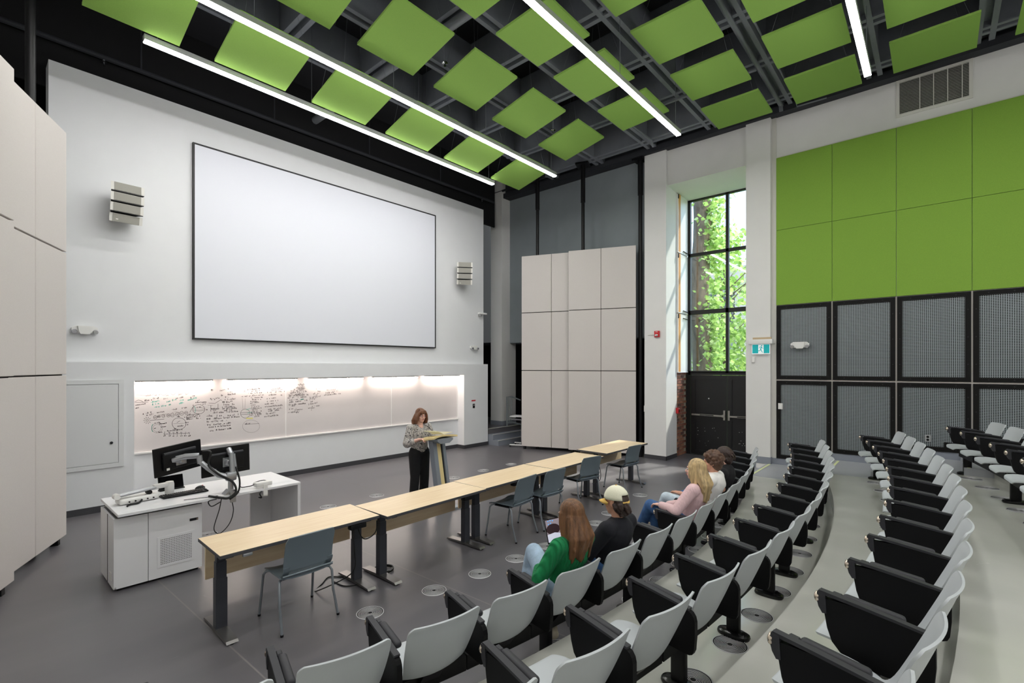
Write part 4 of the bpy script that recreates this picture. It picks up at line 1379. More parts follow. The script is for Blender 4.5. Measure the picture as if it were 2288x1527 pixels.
MB().tube([(0.055, 0.0, 0.2), (0.04, 0.03, 0.45)], [0.02, 0.016], 10).build('gas_spring', 'arm_silver', t, smooth=40)
MB().tube([(0.01, 0.02, 0.44), (0.01, 0.10, 0.50)], 0.03, 10).build('head_joint', 'arm_silver', t, smooth=40)
armloc = Vector((bx, by, ZD))
def monitor(c, rz, tilt, w, h, lab, roll=0.0):
    t = tag(empty('monitor', c, rz), lab, 'monitor', 'monitors on the desk arm')
    t.rotation_euler = (tilt, roll, rz)
    # screen faces local +y (away from the camera), back faces local -y
    MB().cbox((0, 0, 0), (w, 0.022, h), bev=0.003, seg=1).build('bezel', 'plastic_black', t)
    MB().box(-w / 2 + 0.01, w / 2 - 0.01, 0.0112, 0.0118, -h / 2 + 0.01, h / 2 - 0.01).build('screen', 'gloss_black', t)
    MB().cbox((0, -0.030, 0.0), (w * 0.70, 0.04, h * 0.62), bev=0.012).build('rear_housing', 'plastic_black', t, smooth=40)
    MB().tube([(-w * 0.33, -0.045, h * 0.28), (w * 0.33, -0.045, h * 0.28)], 0.016, 8).build('vent_ridge', 'seat_charcoal', t, smooth=40)
    MB().cbox((0, -0.056, -0.01), (0.11, 0.012, 0.11), bev=0.003, seg=1).build('mount_plate', 'arm_silver', t)
    MB().lathe([(0.045, 0.0), (0.04, 0.03), (0.025, 0.05)], 16, Matrix.Translation((0, -0.06, -0.01)) @ Matrix.Rotation(PI / 2, 4, 'X')).build('swivel', 'arm_silver', t, smooth=40)
    m = MB(); m.box(-w * 0.30, -w * 0.24, -0.054, -0.050, -h * 0.30, -h * 0.22); m.build('sticker', 'plastic_white', t)
    m = MB(); m.box(-0.06, 0.05, -0.06, -0.05, -h * 0.27, -h * 0.22); m.build('connector', 'steel_dark', t)
    return t
# centres from the photo at the arm heads
def mid(u, v, Y):
    return at_y(u, v, Y)
c1 = mid(398, 1024, 6.42); c2 = mid(505, 1029, 6.30)
monitor(c1, R(14), R(4), 0.50, 0.32, 'black monitor seen from behind, left one, angled on the twin arm', R(-6))
monitor(c2, R(2), R(2), 0.52, 0.325, 'black monitor seen from behind, right one, upright on the arm', R(-2))
MB().tube([armloc + Vector((-0.52, 0.20, 0.43)), c1 + Vector((0.0, -0.08, -0.02))], 0.024, 10).build('wrist', 'arm_silver', None, smooth=40)
wr_ = bpy.data.objects[-1] if False else [o for o in bpy.data.objects if o.name.startswith('wrist')][0]
arm_e = [o for o in bpy.data.objects if o.name == 'monitor_mount'][0]
wr_.parent = arm_e; wr_.location = -armloc
cable([(bx - 0.27, by + 0.06, ZD + 0.52), (bx - 0.20, by + 0.03, ZD + 0.5), (bx - 0.22, by + 0.02, ZD + 0.36), (bx - 0.14, by - 0.03, ZD + 0.25), (bx + 0.0, by - 0.05, ZD + 0.14), (bx + 0.03, by - 0.07, ZD + 0.03),
       (bx - 0.05, by - 0.08, ZD - 0.03), (bx - 0.15, by - 0.07, ZD - 0.005), (bx - 0.24, by - 0.03, ZD + 0.02)], 'thick black cable bundle sweeping off the monitor arm', 0.013)
cable([(bx + 0.05, by, ZD + 0.3), (bx + 0.075, by - 0.05, ZD + 0.15), (bx + 0.05, by - 0.08, ZD + 0.02), (bx - 0.04, by - 0.08, ZD - 0.05)], 'black cable down the upright monitor arm', 0.010)
cable([(bx - 0.12, by - 0.07, ZD - 0.02), (bx - 0.14, by - 0.06, ZD - 0.15), (bx - 0.19, by - 0.05, ZD - 0.35), (bx - 0.13, by - 0.05, ZD - 0.42), (bx - 0.03, by - 0.05, ZD - 0.33), (bx + 0.01, by - 0.05, ZD - 0.18), (bx - 0.03, by - 0.07, ZD - 0.02)],
      'thin black cable loop hanging below the desk', 0.005)
cable([(bx - 0.17, by - 0.07, ZD - 0.02), (bx - 0.25, by - 0.07, ZD - 0.03), (bx - 0.22, by - 0.07, ZD - 0.09), (bx - 0.13, by - 0.07, ZD - 0.06)], 'small black cable knot at the desk edge', 0.006)
cable([(bx - 0.14, by - 0.02, ZD + 0.004), (bx - 0.3, by + 0.02, ZD + 0.004), (bx - 0.45, by + 0.06, ZD + 0.004)], 'thin grey cable on the desk in front of the keyboard', 0.003, 'steel_dark')

# ================================================================== LECTERN
LX, LY = 5.07, 5.98
t = tag(empty('lectern', (LX, LY, 0), R(0)), 'silver and maple lectern with slanted curved top', 'lectern')
# audience side faces -y, the reader stands at +y
m = MB(); m.prism([(-0.22, 0.0), (0.22, 0.0), (0.22, 0.03), (-0.22, 0.03)], -0.24, 0.24, 'y'); m.build('base', 'lectern_grey', t)
def slat(x0, x1, y0, y1, name, mn, n_=1):
    b = MB(); b.add([(x0, y0 - 0.10, 0.03), (x1, y0 - 0.10, 0.03), (x1, y1 - 0.10, 0.03), (x0, y1 - 0.10, 0.03), (x0, y0 + 0.10, 1.08), (x1, y0 + 0.10, 1.08), (x1, y1 + 0.10, 1.08), (x0, y1 + 0.10, 1.08)],
                    [(3, 2, 1, 0), (4, 5, 6, 7), (0, 1, 5, 4), (1, 2, 6, 5), (2, 3, 7, 6), (3, 0, 4, 7)])
    return b.build(name, mn, t)
slat(-0.13, -0.055, -0.05, 0.06, 'upright', 'lectern_grey'); slat(0.065, 0.12, -0.05, 0.06, 'upright', 'lectern_grey')
slat(-0.053, 0.035, -0.03, 0.02, 'wood_panel', 'lectern_wood'); slat(0.037, 0.063, -0.02, 0.01, 'dark_slot', 'steel_dark')
MB().add([(-0.05, -0.128, 0.10), (0.02, -0.128, 0.10), (0.02, -0.105, 0.22), (-0.05, -0.105, 0.22)], [(0, 1, 2, 3)]).build('sticker', 'vent_white', t)
# curved top: thin slab bowed across its width, sloping down towards the reader
m = MB(); nu, nv = 14, 6
def topf(u, v, dz=0):
    s_ = 2 * u - 1
    return (s_ * 0.245, 0.07 + (v - 0.40) * 0.36 - 0.05 * s_ * s_, 1.16 - (v - 0.40) * 0.06 - 0.02 * s_ * s_ + dz)
vs = [topf(i / nu, j / nv) for j in range(nv + 1) for i in range(nu + 1)]; nn = len(vs)
vs += [topf(i / nu, j / nv, -0.028) for j in range(nv + 1) for i in range(nu + 1)]
fs = []
for j in range(nv):
    for i in range(nu):
        a = j * (nu + 1) + i
        fs += [(a, a + 1, a + nu + 2, a + nu + 1), (nn + a, nn + a + nu + 1, nn + a + nu + 2, nn + a + 1)]
for i in range(nu):
    a = nv * (nu + 1) + i
    fs += [(i, nn + i, nn + i + 1, i + 1), (a, a + 1, nn + a + 1, nn + a)]
for j in range(nv):
    a = j * (nu + 1); fs.append((a, a + nu + 1, nn + a + nu + 1, nn + a)); a += nu; fs.append((a, nn + a, nn + a + nu + 1, a + nu + 1))
m.add(vs, fs); m.build('reading_top', 'lectern_wood', t, smooth=40)
MB().prism([(-0.16, 0.0), (-0.09, -0.045), (0.09, -0.045), (0.16, 0.0), (0.16, 0.03), (-0.16, 0.03)], -0.17, 0.08, 'y').build('underside_tray', 'lectern_grey', t).location = (0, 0.06, 1.095)
# open notebook lying on it
nb_ = tag(empty('open_notebook', (LX + 0.0, LY + 0.07, 1.172), R(6)), 'open cream notebook on the lectern in front of the lecturer', 'notebook')
nb_.rotation_euler = (R(-3), 0, R(6))
for s_ in (-1, 1):
    mm = MB(); k = 6; vs = []; fs = []
    for i in range(k + 1):
        f = i / k; x = s_ * f * 0.19; z = 0.012 + 0.055 * math.sin(f * PI * 0.55) * (1.2 if s_ < 0 else 0.25)
        vs += [(x, -0.13, z), (x, 0.13, z), (x, -0.13, z - 0.010), (x, 0.13, z - 0.010)]
    for i in range(k):
        a = 4 * i; b = a + 4
        fs += [(a, b, b + 1, a + 1), (a + 2, a + 3, b + 3, b + 2), (a, a + 2, b + 2, b), (a + 1, b + 1, b + 3, a + 3)]
    fs += [(4 * k, 4 * k + 2, 4 * k + 3, 4 * k + 1)]
    mm.add(vs, fs); mm.build('page', 'paper', nb_, smooth=40)

# ================================================================== SIDE: rail, small trolley table, fire alarm, exit sign and switches
t = tag(empty('hand_rail', (10.98, 9.86, 0.45)), 'grey tube handrail at the steps beside the white wall', 'handrail')
m = MB(); m.tube([(0, 0, 0.0), (0, 0, 0.90), (0.24, 0, 0.89), (0.46, -0.15, 0.78)], 0.022, 8); m.build('top_rail', 'wall_grey', t, smooth=40)
MB().tube([(0, 0, 0.11), (0.24, 0, 0.10), (0.46, -0.15, 0.03)], 0.022, 8).build('bottom_rail', 'wall_grey', t, smooth=40)
for x in (0.07, 0.14, 0.22):
    MB().tube([(x, 0, 0.1), (x, 0, 0.89)], 0.010, 6).build('baluster', 'wall_grey', t, smooth=40)
t = tag(empty('trolley_table', (10.52, 8.93, 0), R(-70)), 'small white table on casters, mostly hidden behind the fabric screen', 'table')
MB().cbox((0, 0, 0.86), (0.5, 0.42, 0.025), bev=0.004, seg=1).build('table_top', 'desk_white', t)
MB().box(-0.2, 0.2, -0.17, 0.17, 0.76, 0.78).build('shelf', 'arm_silver', t)
MB().tube([(0.0, 0.12, 0.05), (0.0, 0.12, 0.85)], 0.025, 8).build('leg', 'arm_silver', t, smooth=40)
for y in (-0.2, 0.2):
    MB().tube([(-0.25, y, 0.06), (0.25, y, 0.06)], 0.018, 8).build('foot_bar', 'desk_white', t, smooth=40)
MB().tube([(0, -0.2, 0.06), (0, 0.2, 0.06)], 0.018, 8).build('foot_bar', 'desk_white', t, smooth=40)
for x in (-0.23, 0.23):
    for y in (-0.2, 0.2):
        MB().lathe([(0.025, -0.012), (0.025, 0.012)], 10, Matrix.Translation((x, y, 0.025)) @ Matrix.Rotation(PI / 2, 4, 'X')).build('caster', 'plastic_black', t)

p = at_x(1469, 747, CXF)
t = tag(empty('fire_strobe', (CXF, p.y, p.z)), 'red fire alarm strobe on the white column', 'fire alarm')
MB().cbox((-0.025, 0, 0), (0.05, 0.13, 0.155), bev=0.006).build('housing', 'red_plastic', t)
MB().cbox((-0.06, 0.0, -0.03), (0.03, 0.075, 0.055), bev=0.012).build('lens', 'chrome', t, smooth=40)
MB().box(-0.052, -0.05, -0.03, 0.03, 0.045, 0.058).build('fire_lettering', 'plastic_white', t)
MB().tube([(-0.012, 0.065, -0.01), (-0.012, 0.24, -0.01)], 0.010, 6).build('conduit', 'vent_white', t)
p = at_x(1513, 920, 11.85)
t = tag(empty('fire_pull', (11.845, 4.9, 1.17)), 'red fire alarm pull station at the brick corner', 'fire alarm')
MB().cbox((0, -0.03, 0), (0.12, 0.06, 0.14), bev=0.006).build('housing', 'red_plastic', t)
MB().box(-0.02, 0.03, -0.066, -0.06, -0.04, 0.02).build('handle', 'plastic_black', t)
MB().box(-0.05, 0.05, -0.064, -0.06, 0.045, 0.055).build('fire_lettering', 'plastic_white', t)
tag(MB().box(CXF - 0.0, CXF + 0.05, 5.46, 5.475, 1.15, 1.30).build('wall_box', 'vent_white'), 'small pale box on the edge of the left window column', 'box')

# exit sign on the right column, parallel to the column face
p0 = at_x(1681, 770, CXF - 0.06); p1 = at_x(1720, 790, CXF - 0.06)
ym = (p0.y + p1.y) / 2
t = tag(empty('exit_sign', (CXF, ym, 2.60)), 'green running man exit sign on the white column', 'exit sign')
MB().cbox((-0.06, 0.0, 0.20), (0.12, 0.46, 0.10), bev=0.01).build('housing', 'plastic_white', t, smooth=40)
MB().box(-0.072, -0.060, -0.175, 0.175, -0.06, 0.15).build('panel', 'exit_white', t)
sgn = t
XS = -0.0735
def flat(poly, name, mn, off=0.0):
    # polygon in (right, up) seen by the viewer; the viewer's right is -y
    return MB().add([(XS - off, -a, b) for a, b in poly], [list(range(len(poly)))]).build(name, mn, sgn)
flat([(-0.165, -0.045), (-0.05, -0.045), (-0.05, 0.14), (-0.165, 0.14)], 'green_field', 'exit_green')
flat([(0.055, -0.045), (0.165, -0.045), (0.165, 0.14), (0.055, 0.14)], 'green_field', 'exit_green')
flat([(-0.05, 0.135), (0.055, 0.135), (0.055, 0.14), (-0.05, 0.14)], 'green_field', 'exit_green')
man = MB()
def limb(pts, w):
    for (a, b), (c, d) in zip(pts[:-1], pts[1:]):
        L = math.hypot(c - a, d - b); nx, ny = -(d - b) / L * w, (c - a) / L * w
        man.add([(XS - 0.0008, -(a + nx), b + ny), (XS - 0.0008, -(a - nx), b - ny), (XS - 0.0008, -(c - nx), d - ny), (XS - 0.0008, -(c + nx), d + ny)], [(0, 1, 2, 3)])
man.add([(XS - 0.0008, -(0.017 + 0.013 * math.cos(R(a))), 0.113 + 0.013 * math.sin(R(a))) for a in range(0, 360, 30)], [list(range(12))])
limb([(0.012, 0.09), (-0.004, 0.04)], 0.010); limb([(-0.004, 0.04), (-0.014, 0.012), (-0.05, 0.010)], 0.007)
limb([(0.0, 0.045), (0.014, 0.01), (0.033, -0.03)], 0.007); limb([(0.012, 0.092), (-0.016, 0.092), (-0.036, 0.062)], 0.0055)
limb([(0.012, 0.088), (0.03, 0.065), (0.052, 0.062)], 0.0055)
man.build('running_man', 'exit_green', sgn)
tag(MB().cbox((CXF - 0.02, p0.y - 0.01, 2.42), (0.04, 0.055, 0.12), bev=0.006).build('sensor', 'plastic_white'), 'small white sensor below the exit sign', 'sensor')
tag(MB().box(CXF - 0.03, CXF - 0.0, ym - 0.19, ym + 0.17, 2.855, 2.895).build('wood_block', 'cardboard'), 'small unpainted strip above the exit sign', 'strip')
tag(MB().tube([(CXF - 0.02, p1.y - 0.02, 2.79), (CXF + 0.02, 2.60, 2.78), (XR - 0.02, 2.56, 2.76)], 0.014, 8).build('conduit', 'vent_white', None, smooth=40), 'white conduit from the exit sign to the mesh panel', 'conduit')

# switch and outlet on the mesh wall
p = at_x(1744, 908, XR - 0.04)
t = tag(empty('light_switch', (XR - 0.045, p.y, p.z)), 'white switch plate on the lower mesh panel', 'switch')
MB().box(-0.008, 0.0, -0.042, 0.042, -0.062, 0.062).build('plate', 'plastic_white', t)
MB().box(-0.012, -0.008, -0.016, 0.016, -0.032, 0.032).build('rocker', 'rail_white', t)
p = at_x(2073, 980, XR - 0.04)
t = tag(empty('wall_outlet', (XR - 0.035, p.y, p.z)), 'steel double outlet on the mesh panel by the steps', 'outlet')
MB().box(-0.008, 0.0, -0.04, 0.04, -0.06, 0.06).build('plate', 'aluminium', t)
for z in (-0.026, 0.026):
    MB().lathe([(0.02, 0), (0.02, 0.003)], 14, Matrix.Translation((-0.008, 0, z)) @ Matrix.Rotation(-PI / 2, 4, 'Y')).build('socket', 'plastic_black', t)

# return air grille in the white upper wall
gy0, gy1, gz0, gz1 = -0.42, 0.505, 6.89, 7.465
t = tag(empty('wall_vent', (XR, (gy0 + gy1) / 2, gz0)), 'large white louvred air grille high on the right wall', 'vent')
h = (gy1 - gy0) / 2; Hh = gz1 - gz0
frame_boxes_x(MB(), -h - 0.05, h + 0.05, -0.05, Hh + 0.05, -0.02, -0.001, 0.05).build('frame', 'vent_white', t)
MB().box(-0.006, -0.001, -h, h, 0, Hh).build('backing', 'vent_dark', t)
for k in range(22):
    z = Hh * (k + 0.5) / 22
    mm = MB(); mm.M = Matrix.Translation((-0.012, 0, z)) @ Matrix.Rotation(R(-40), 4, 'Y'); mm.box(-0.009, 0.009, -h, h, -0.0012, 0.0012)
    mm.build('louvre', 'vent_white', t)
for k in range(1, 5):
    y = -h + 2 * h * k / 5 - 0.1
    MB().box(-0.022, -0.014, y - 0.006, y + 0.006, 0, Hh).build('divider', 'vent_white', t)
# ================================================================== LECTURE SEATS
def crom(P, n):
    """Catmull-Rom through 2D/3D points, n samples per span"""
    P = [Vector(p) for p in P]
    out = []
    for i in range(len(P) - 1):
        p0 = P[max(i - 1, 0)]; p1 = P[i]; p2 = P[i + 1]; p3 = P[min(i + 2, len(P) - 1)]
        for k in range(n):
            s_ = k / n
            out.append(0.5 * ((2 * p1) + (p2 - p0) * s_ + (2 * p0 - 5 * p1 + 4 * p2 - p3) * s_ ** 2 + (3 * p1 - p0 - 3 * p2 + p3) * s_ ** 3))
    out.append(P[-1])
    return out

def thick_grid(mb, rows, th):
    """rows: list of lists of Vector; thickness is added below (against the grid normal)"""
    nv = len(rows) - 1; nu = len(rows[0]) - 1
    vs = [p for r_ in rows for p in r_]
    low = []
    for j in range(nv + 1):
        for i in range(nu + 1):
            du = rows[j][min(i + 1, nu)] - rows[j][max(i - 1, 0)]
            dv = rows[min(j + 1, nv)][i] - rows[max(j - 1, 0)][i]
            low.append(rows[j][i] - du.cross(dv).normalized() * th)
    nn = len(vs); fs = []
    for j in range(nv):
        for i in range(nu):
            a = j * (nu + 1) + i
            fs += [(a, a + 1, a + nu + 2, a + nu + 1), (nn + a, nn + a + nu + 1, nn + a + nu + 2, nn + a + 1)]
    for i in range(nu):
        a = nv * (nu + 1) + i
        fs += [(i, nn + i, nn + i + 1, i + 1), (a, a + 1, nn + a + 1, nn + a)]
    for j in range(nv):
        a = j * (nu + 1); fs.append((a, a + nu + 1, nn + a + nu + 1, nn + a)); a += nu; fs.append((a, nn + a, nn + a + nu + 1, a + nu + 1))
    mb.add(vs + low, fs)

def seat_shell_mesh():
    # control points: s (backwards), z, half width, forward wrap of the edges, upward wrap of the edges
    K = [(-0.062, 0.410, 0.130, 0, 0.0), (-0.055, 0.430, 0.175, 0, 0.002), (-0.03, 0.441, 0.208, 0, 0.006), (0.06, 0.442, 0.236, 0, 0.012), (0.17, 0.426, 0.234, 0, 0.018), (0.255, 0.408, 0.215, 0.01, 0.022),
         (0.315, 0.412, 0.198, 0.035, 0.016), (0.358, 0.462, 0.206, 0.045, 0.0), (0.405, 0.565, 0.224, 0.044, 0.0), (0.452, 0.685, 0.236, 0.040, 0.0), (0.480, 0.762, 0.238, 0.038, 0), (0.494, 0.792, 0.231, 0.034, 0), (0.500, 0.806, 0.208, 0.030, 0)]
    prof = crom([(a, b, c) for a, b, c, d, e in K], 3)
    ex = crom([(d, e, 0) for a, b, c, d, e in K], 3)
    rows = []
    NU = 12
    for p, e in zip(prof, ex):
        r_ = []
        for i in range(NU + 1):
            s_ = 2 * i / NU - 1
            r_.append(Vector((s_ * p.z, -(p.x - e.x * s_ * s_), p.y + e.y * s_ * s_)))
        rows.append(r_)
    m = MB()
    thick_grid(m, [list(reversed(r_)) for r_ in rows], 0.011)
    return m

def panel_outline():
    return [(0.02, 0.672), (0.018, 0.60), (0.030, 0.53), (0.050, 0.47), (0.085, 0.43), (0.14, 0.405), (0.22, 0.395), (0.31, 0.392), (0.37, 0.388), (0.405, 0.388), (0.423, 0.397), (0.433, 0.42),
            (0.440, 0.50), (0.440, 0.585), (0.433, 0.612), (0.418, 0.632), (0.395, 0.643), (0.30, 0.656), (0.15, 0.674)]

seat0 = empty('lecture_seat')
HP = 0.2825           # half of the seat pitch
seat_shell = seat_shell_mesh().build('shell', 'seat_shell', seat0, smooth=60)
pm = MB()
po = panel_outline()
pm.prism([(-a, b) for a, b in po], -HP - 0.016, -HP + 0.016, 'x')
side_panel = pm.build('side_panel', 'seat_black', seat0)
am = MB()
am.prism([(0.010, 0.700), (0.004, 0.708), (-0.15, 0.690), (-0.30, 0.670), (-0.405, 0.655), (-0.405, 0.643), (-0.30, 0.657), (-0.15, 0.675), (-0.02, 0.688)], -HP - 0.018, -HP + 0.018, 'x')
am.prism([(0.012, 0.700), (-0.022, 0.698), (-0.028, 0.600), (-0.010, 0.598), (0.006, 0.625), (0.016, 0.665)], -HP - 0.021, -HP + 0.021, 'x')
arm_cap = am.build('arm_rail', 'seat_charcoal', side_panel)
MB().lathe([(0.0, 0.0), (0.025, 0.0), (0.028, 0.008), (0.025, 0.016), (0.014, 0.022), (0.0, 0.023)], 16,
           Matrix.Translation((-HP, 0.006, 0.668)) @ Matrix.Rotation(-PI / 2, 4, 'X')).build('end_disc', 'disc_metal', side_panel, smooth=50)
pd = MB()
pd.cbox((-HP + 0.044, -0.205, 0.667), (0.050, 0.25, 0.040), rot=(R(6.5), 0, 0), bev=0.018, seg=3)
arm_pad = pd.build('arm_pad', 'seat_charcoal', side_panel, smooth=50)
pd = MB(); pd.cbox((-HP + 0.034, -0.062, 0.684), (0.032, 0.045, 0.026), rot=(R(6.5), 0, 0), bev=0.006, seg=1)
pd.build('pad_hinge', 'seat_charcoal', side_panel)
beam_m = MB(); beam_m.box(-HP, HP, -0.235, -0.115, 0.265, 0.362); seat_beam = beam_m.build('beam', 'plastic_black', seat0)
bk = MB(); bk.prism([(-0.05, 0.422), (-0.05, 0.405), (-0.15, 0.318), (-0.25, 0.318), (-0.31, 0.395), (-0.31, 0.412)], -0.07, 0.07, 'x')
bk.build('under_bracket', 'plastic_black', seat0)
seat_objs = [seat0]

post_m = MB(); post_m.cbox((0, -0.205, 0.175), (0.058, 0.095, 0.31), bev=0.012, seg=2)
post_me = post_m.build('post', 'plastic_black', None, smooth=40)
foot_m = MB()
rows_ = []
for k, (a, b, z) in enumerate(((0.062, 0.115, 0.0), (0.066, 0.12, 0.012), (0.062, 0.115, 0.028), (0.045, 0.09, 0.04))):
    rows_.append([Vector((a * math.copysign(abs(math.cos(t_)) ** 0.75, math.cos(t_)), -0.205 + b * math.copysign(abs(math.sin(t_)) ** 0.75, math.sin(t_)), z)) for t_ in [2 * PI * i / 24 for i in range(24)]])
vs = [p for r_ in rows_ for p in r_]
fs = [(k * 24 + i, k * 24 + (i + 1) % 24, (k + 1) * 24 + (i + 1) % 24, (k + 1) * 24 + i) for k in range(3) for i in range(24)]
fs.append([72 + i for i in range(24)]); fs.append(list(range(24))[::-1])
foot_m.add(vs, fs)
foot_me = foot_m.build('foot', 'seat_gloss', None, smooth=40)
post_mesh, foot_mesh = post_me.data, foot_me.data
bpy.data.objects.remove(post_me); bpy.data.objects.remove(foot_me)

# rows: name, arm-front radius, tier height, first arm angle, pitch, first seat, last seat (exclusive), post positions (in seat numbers)
SROWS = [
    ('front row', 16.32, 0.0, -13.82, 1.98, -1, 15, [-0.5, 1.3, 3.32, 5.3, 7.3, 9.2, 10.88, 12.15, 14.3]),
    ('second row', 17.31, 0.22, -11.15, 1.90, -1, 14, [0.4, 2.42, 3.9, 5.42, 6.43, 8.4, 10.4, 12.4, 13.5]),
    ('third row', 18.33, 0.44, -8.64, 1.817, -1, 13, [0.4, 2.4, 4.4, 6.4, 8.4, 10.4, 12.95]),
    ('fourth row', 19.39, 0.66, 5.67, 1.756, -2, 5, [-1.0, 2.0, 4.95]),
]
OCC = {('front row', 3): 'front row lecture seat holding the woman in the green sweater', ('front row', 4): 'front row lecture seat holding the man in the cap',
       ('front row', 7): 'front row lecture seat holding the blonde woman in pink', ('front row', 8): 'front row lecture seat holding the curly-haired man in white',
       ('front row', 9): 'front row lecture seat holding the man in black'}
SEATS = {}
first_seat = True
for name, r0, z, th0, dth, i0, i1, posts in SROWS:
    for i in range(i0, i1):
        th = th0 + dth * (i + 0.5)
        o = seat0 if first_seat else copy_tree(seat0)
        first_seat = False
        o.location = polar(r0, th, z)
        o.rotation_euler = (0, 0, R(th))
        n = i1 - 1 - i
        lab = OCC.get((name, i), 'light grey lecture seat with black side panel, %s, %s from the window end' % (name, ORD[n] if n < len(ORD) else str(n)))
        tag(o, lab, 'lecture seat', 'lecture seats in curved rows')
        SEATS[(name, i)] = o
        if i == i1 - 1:
            # closing side panel at the window end of the row
            for c_ in list(o.children):
                if c_.name.startswith('side_panel'):
                    e = copy_tree(c_, o)
                    e.location = (2 * HP * (r0 / 16.32) * (dth / 1.98), 0, 0)
# pedestals, only under some of the seats
for name, r0, z, th0, dth, i0, i1, posts in SROWS:
    for pp in posts:
        i = int(math.floor(pp))
        off = (pp - i - 0.5) * 2 * HP
        a = obj_mesh('post', post_mesh, SEATS[(name, i)]); a.location = (off, 0, 0)
        b = obj_mesh('foot', foot_mesh, SEATS[(name, i)]); b.location = (off, 0, 0)

# ================================================================== ROUND FLOOR DIFFUSERS
df0 = empty('floor_diffuser')
DR = 0.123
MB().lathe([(DR, 0.0), (DR, 0.003), (DR - 0.006, 0.0045), (DR - 0.007, 0.001)], 40, cap=False).build('rim', 'ring_metal', df0, smooth=40)
MB().lathe([(0.0005, 0.0012), (DR - 0.006, 0.0012)], 40, cap=False).build('recess', 'ring_dark', df0)
rg = MB()
NR = 10
for k in range(NR):
    r1 = 0.016 + (DR - 0.030) * k / NR + 0.004
    rg.lathe([(r1, 0.0013), (r1 + 0.0004, 0.0022), (r1 + 0.0028, 0.0022), (r1 + 0.0032, 0.0013)], 36, cap=False)
rg.build('ring', 'ring_metal', df0, smooth=40, kind='stuff')
MB().lathe([(0.014, 0.0013), (0.013, 0.0036), (0.0005, 0.0038)], 20, cap=False).build('hub', 'ring_dark', df0, smooth=40)
DIFF = []
for i, (u, v) in enumerate(((827, 1370), (970, 1320), (1072, 1283), (1153, 1249), (1223, 1221), (1289, 1194), (1334, 1170), (1362, 1148), (1430, 1107))):
    DIFF.append((at_z(u, v, 0), 'round slotted floor diffuser between the tables and the front row, %s from the left' % ORD[i]))
for i, (u, v) in enumerate(((463, 1195), (597, 1163), (733, 1133), (842, 1108), (1013, 1068), (1080, 1052), (1142, 1038))):
    DIFF.append((at_z(u, v, 0), 'round floor diffuser on the lecturer side of the tables, %s from the left' % ORD[i]))
rdef = [('front row', 0.14, 0.70, [2, 3, 4, 5, 6, 7, 8, 9, 10, 11, 12, 13]), ('second row', 0.235, 0.64, list(range(1, 13))), ('third row', 0.15, 0.45, list(range(0, 13))), ('fourth row', 0.16, 0.40, list(range(0, 5)))]
for (name, ds, fo, ii), row in zip(rdef, SROWS):
    for k, i in enumerate(ii):
        DIFF.append((polar(row[1] + ds, row[3] + row[4] * (i + fo), row[2]), 'round floor diffuser under the seats of the %s, %s from the window end' % (name, ORD[len(ii) - 1 - k])))
for i, (p, lab) in enumerate(DIFF):
    o = df0 if i == 0 else copy_tree(df0)
    o.location = p
    tag(o, lab, 'floor diffuser', 'round floor diffusers')
# ================================================================== PEOPLE
mat('skin_fair', srgb(230, 184, 166), 0.55, noise=0.04, nscale=20)
mat('skin_tan', srgb(205, 152, 126), 0.55, noise=0.04, nscale=20)
mat('sweater_green', srgb(18, 128, 74), 0.95, noise=0.14, nscale=60, bump=0.5, bscale=120, stretch=(1, 1, 0.25))
mat('sweater_black', srgb(24, 25, 32), 0.95, noise=0.1, nscale=40, bump=0.2, bscale=120)
mat('collar_olive', srgb(74, 78, 52), 0.9)
mat('blouse_pink', srgb(222, 188, 190), 0.8, noise=0.06, nscale=30, bump=0.5, bscale=26, stretch=(3, 3, 0.6))
mat('tee_white', srgb(236, 234, 230), 0.9, bump=0.4, bscale=22)
mat('hoodie_black', srgb(22, 22, 24), 0.95, bump=0.3, bscale=30)
mat('jeans_light', srgb(168, 190, 212), 0.9, noise=0.18, nscale=14, bump=0.3, bscale=60)
mat('jeans_blue', srgb(58, 94, 142), 0.9, noise=0.25, nscale=14, bump=0.3, bscale=60)
mat('jeans_pale', srgb(190, 204, 214), 0.9, noise=0.14, nscale=14, bump=0.3, bscale=60)
mat('trousers_black', srgb(18, 18, 20), 0.9, bump=0.2, bscale=30)
mat('hair_auburn', srgb(106, 71, 42), 0.5, noise=0.5, nscale=13, bump=0.6, bscale=22, stretch=(3.2, 3.2, 0.12))
mat('hair_blonde', srgb(184, 158, 114), 0.5, noise=0.4, nscale=13, bump=0.6, bscale=22, stretch=(3.2, 3.2, 0.14))
mat('hair_brown', srgb(88, 62, 46), 0.6, noise=0.4, nscale=26, bump=0.7, bscale=50)
mat('hair_dark', srgb(52, 36, 30), 0.55, noise=0.4, nscale=26, bump=0.6, bscale=60)
mat('hair_chestnut', srgb(112, 72, 48), 0.5, noise=0.35, nscale=20, bump=0.5, bscale=40, stretch=(3, 3, 0.2))
mat('cap_cream', srgb(232, 230, 206), 0.9, bump=0.15, bscale=90)
mat('cap_yellow', srgb(232, 192, 104), 0.9, bump=0.15, bscale=90)
mat('shoe_beige', srgb(200, 190, 168), 0.9)
mat('shoe_sole', srgb(206, 188, 138), 0.9)
mat('shoe_black', srgb(20, 20, 22), 0.6)
mat('lips', srgb(176, 96, 92), 0.5)
mat('eye_white', srgb(236, 236, 234), 0.3)
mat('eye_dark', srgb(40, 30, 26), 0.3)
mat('glasses', srgb(150, 60, 54), 0.3)

